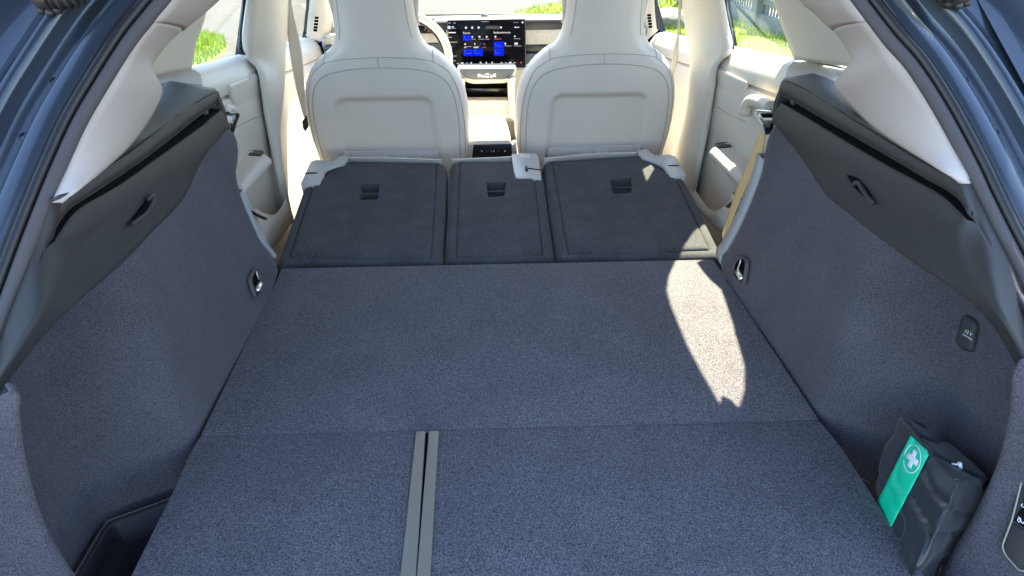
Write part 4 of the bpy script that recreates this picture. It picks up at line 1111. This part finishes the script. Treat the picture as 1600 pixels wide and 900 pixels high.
for quad in ((A_, B_, C_, D_), (B_, E_, D_, F_), (H_, E_, A_, B_), (H_, E_, G_, F_), (A_, H_, C_, G_), (C_, D_, G_, F_)):
    ids = [[addv(bil(*quad, i/NB, j/NB)) for j in range(NB+1)] for i in range(NB+1)]
    for i in range(NB):
        for j in range(NB):
            F.append((ids[i][j], ids[i+1][j], ids[i+1][j+1], ids[i][j+1]))
# soften: relax corners, puff the faces, add folds
nb = [set() for _ in V]
for f in F:
    for i in range(4): nb[f[i]].add(f[i-1]); nb[f[i]].add(f[(i+1) % 4])
orig = [v.copy() for v in V]
for it in range(3):
    V = [v*.5+sum((V[j] for j in nb[i]), Vector())/len(nb[i])*.5 for i, v in enumerate(V)]
bmb = bmesh.new()
bv = [bmb.verts.new(v) for v in V]
for f in F: bmb.faces.new([bv[i] for i in f])
bmesh.ops.recalc_face_normals(bmb, faces=bmb.faces); bmb.normal_update()
N_ = [v.normal.copy() for v in bmb.verts]
W2 = []
for i, v in enumerate(V):
    n1 = noise.noise(v*11+Vector((3, 1, 2))); n2 = abs(noise.noise(Vector((v.x*16+v.z*20, v.y*16-v.z*9, v.z*7+v.x*5))))
    n3 = noise.noise(v*26+Vector((4, 9, 1)))
    W2.append(v+N_[i]*(.010*n1+.0028*n3-.0055*max(0, .13-n2)/.13)-Vector((0, 0, .006*max(0, n1))))
bmb.free()
bag = mk('bag_body', W2, F, M['bag'], fb)
ss = bag.modifiers.new('s', 'SUBSURF'); ss.levels = 1; ss.render_levels = 1
bvh = BVHTree.FromPolygons([tuple(v) for v in W2], F)
def on_bag(x, y, h=.0015):
    d = ray(x, y); h_ = bvh.ray_cast(CAM_C, d.normalized())
    p = h_[0] if h_[0] else px(x, y, Y=.68)
    return p-d.normalized()*h
gband = None
def bag_patch(name, corners, mt, h, nu=10, nv=24):
    a, b, c, d = [Vector(q) for q in corners]
    V_ = []
    for i in range(nv):
        for j in range(nu):
            q = a.lerp(b, j/(nu-1)).lerp(d.lerp(c, j/(nu-1)), i/(nv-1)); V_.append(on_bag(q.x, q.y, h))
    return mk(name, V_, grid_faces(nv, nu), mt, gband or fb, True, .0006)
gband = bag_patch('green_band', [(1423, 680), (1453, 708), (1391, 826), (1366, 793)], M['green'], .0025)
cx_, cy_ = 1425.5, 717
def cr(u, v): return (cx_+u*.58+v*-.36+u*.0, cy_+u*.52+v*.93)
for q in ([cr(-14, -4.6), cr(14, -4.6), cr(14, 4.6), cr(-14, 4.6)], [cr(-4.6, -14), cr(4.6, -14), cr(4.6, 14), cr(-4.6, 14)]):
    bag_patch('cross', q, M['white'], .0042 if q[0][0] < 1412 else .0046, 5, 6)
ringp = [on_bag(cx_+13.6*math.cos(a)*.98-math.sin(a)*1.5, cy_+22*math.sin(a), .0042) for a in [2*math.pi*i/40 for i in range(40)]]
tube('cross_ring', ringp, .0007, M['white'], gband, 6, 0, True)
tube('piping', [on_bag(*q, .0005) for q in ((1409, 653), (1428, 676), (1452, 707), (1470, 728), (1484, 741), (1497, 750))], .0026, M['bag'], fb, 8, 30)
tube('piping', [on_bag(*q, .0005) for q in ((1498, 752), (1486, 782), (1470, 815), (1455, 846), (1444, 866))], .0016, M['bag'], fb, 8, 30)
zp = on_bag(1500, 727, .006)
tube('zip_pull', [zp, zp+Vector((-.010, .003, .001))], .0012, M['white'], fb, 6)
tube('zip_pull_end', [zp+Vector((-.002, 0, .004)), zp+Vector((.002, 0, -.005))], .003, M['white'], fb, 6)
tube('bag_strap', [px(*q, Z=-.03) for q in ((1330, 742), (1345, 748), (1362, 755))], .0012, M['rail'], fb, 6, 8)

# ------------------------------------------------------------------ cable gaiters of the tailgate
for s in (-1, 1):
    t = thing('cable_gaiter', 'black ribbed rubber cable gaiter at the top of the '+('left edge' if s < 0 else 'right edge')+' of the tailgate opening', 'cable gaiter', (s*.62, .95, .6), 'tailgate cable gaiters')
    f = lambda P: APX(P)+.0
    q = [(96, 10), (110, 14), (124, 12), (138, 5), (149, -7), (156, -24)] if s < 0 else [(1472, 2), (1460, 3), (1447, -1), (1435, -8), (1422, -18), (1410, -34)]
    C = crom([hit(a, f)+AN*.022 for a in q], 90)
    rad = [.0120+.0028*math.cos(i*2*math.pi/9) for i in range(90)]
    tube('bellows', C, .012, M['bellows'], t, 14, radii=rad)
    g_ = [(46, -6), (56, 12), (74, 22), (92, 21), (103, 8), (100, -14), (80, -26), (50, -24)] if s < 0 else [(1462, 4), (1468, 12), (1486, 16), (1504, 10), (1514, 0), (1520, -20), (1470, -24)]
    pad('grommet', [hit(a, f)+AN*.012 for a in g_], [(0, -.012), (0, .004), (.004, .012), (.010, .014)], M['bellows'], t, .012)
    for a in ((70, 20), (84, 23), (96, 19)) if s < 0 else ((1474, 9), (1490, 12), (1503, 8)):
        tube('clip', [hit(a, f)+AN*.004, hit((a[0]+1, a[1]+5), f)+AN*.012], .005, M['bellows'], t, 10, 4)
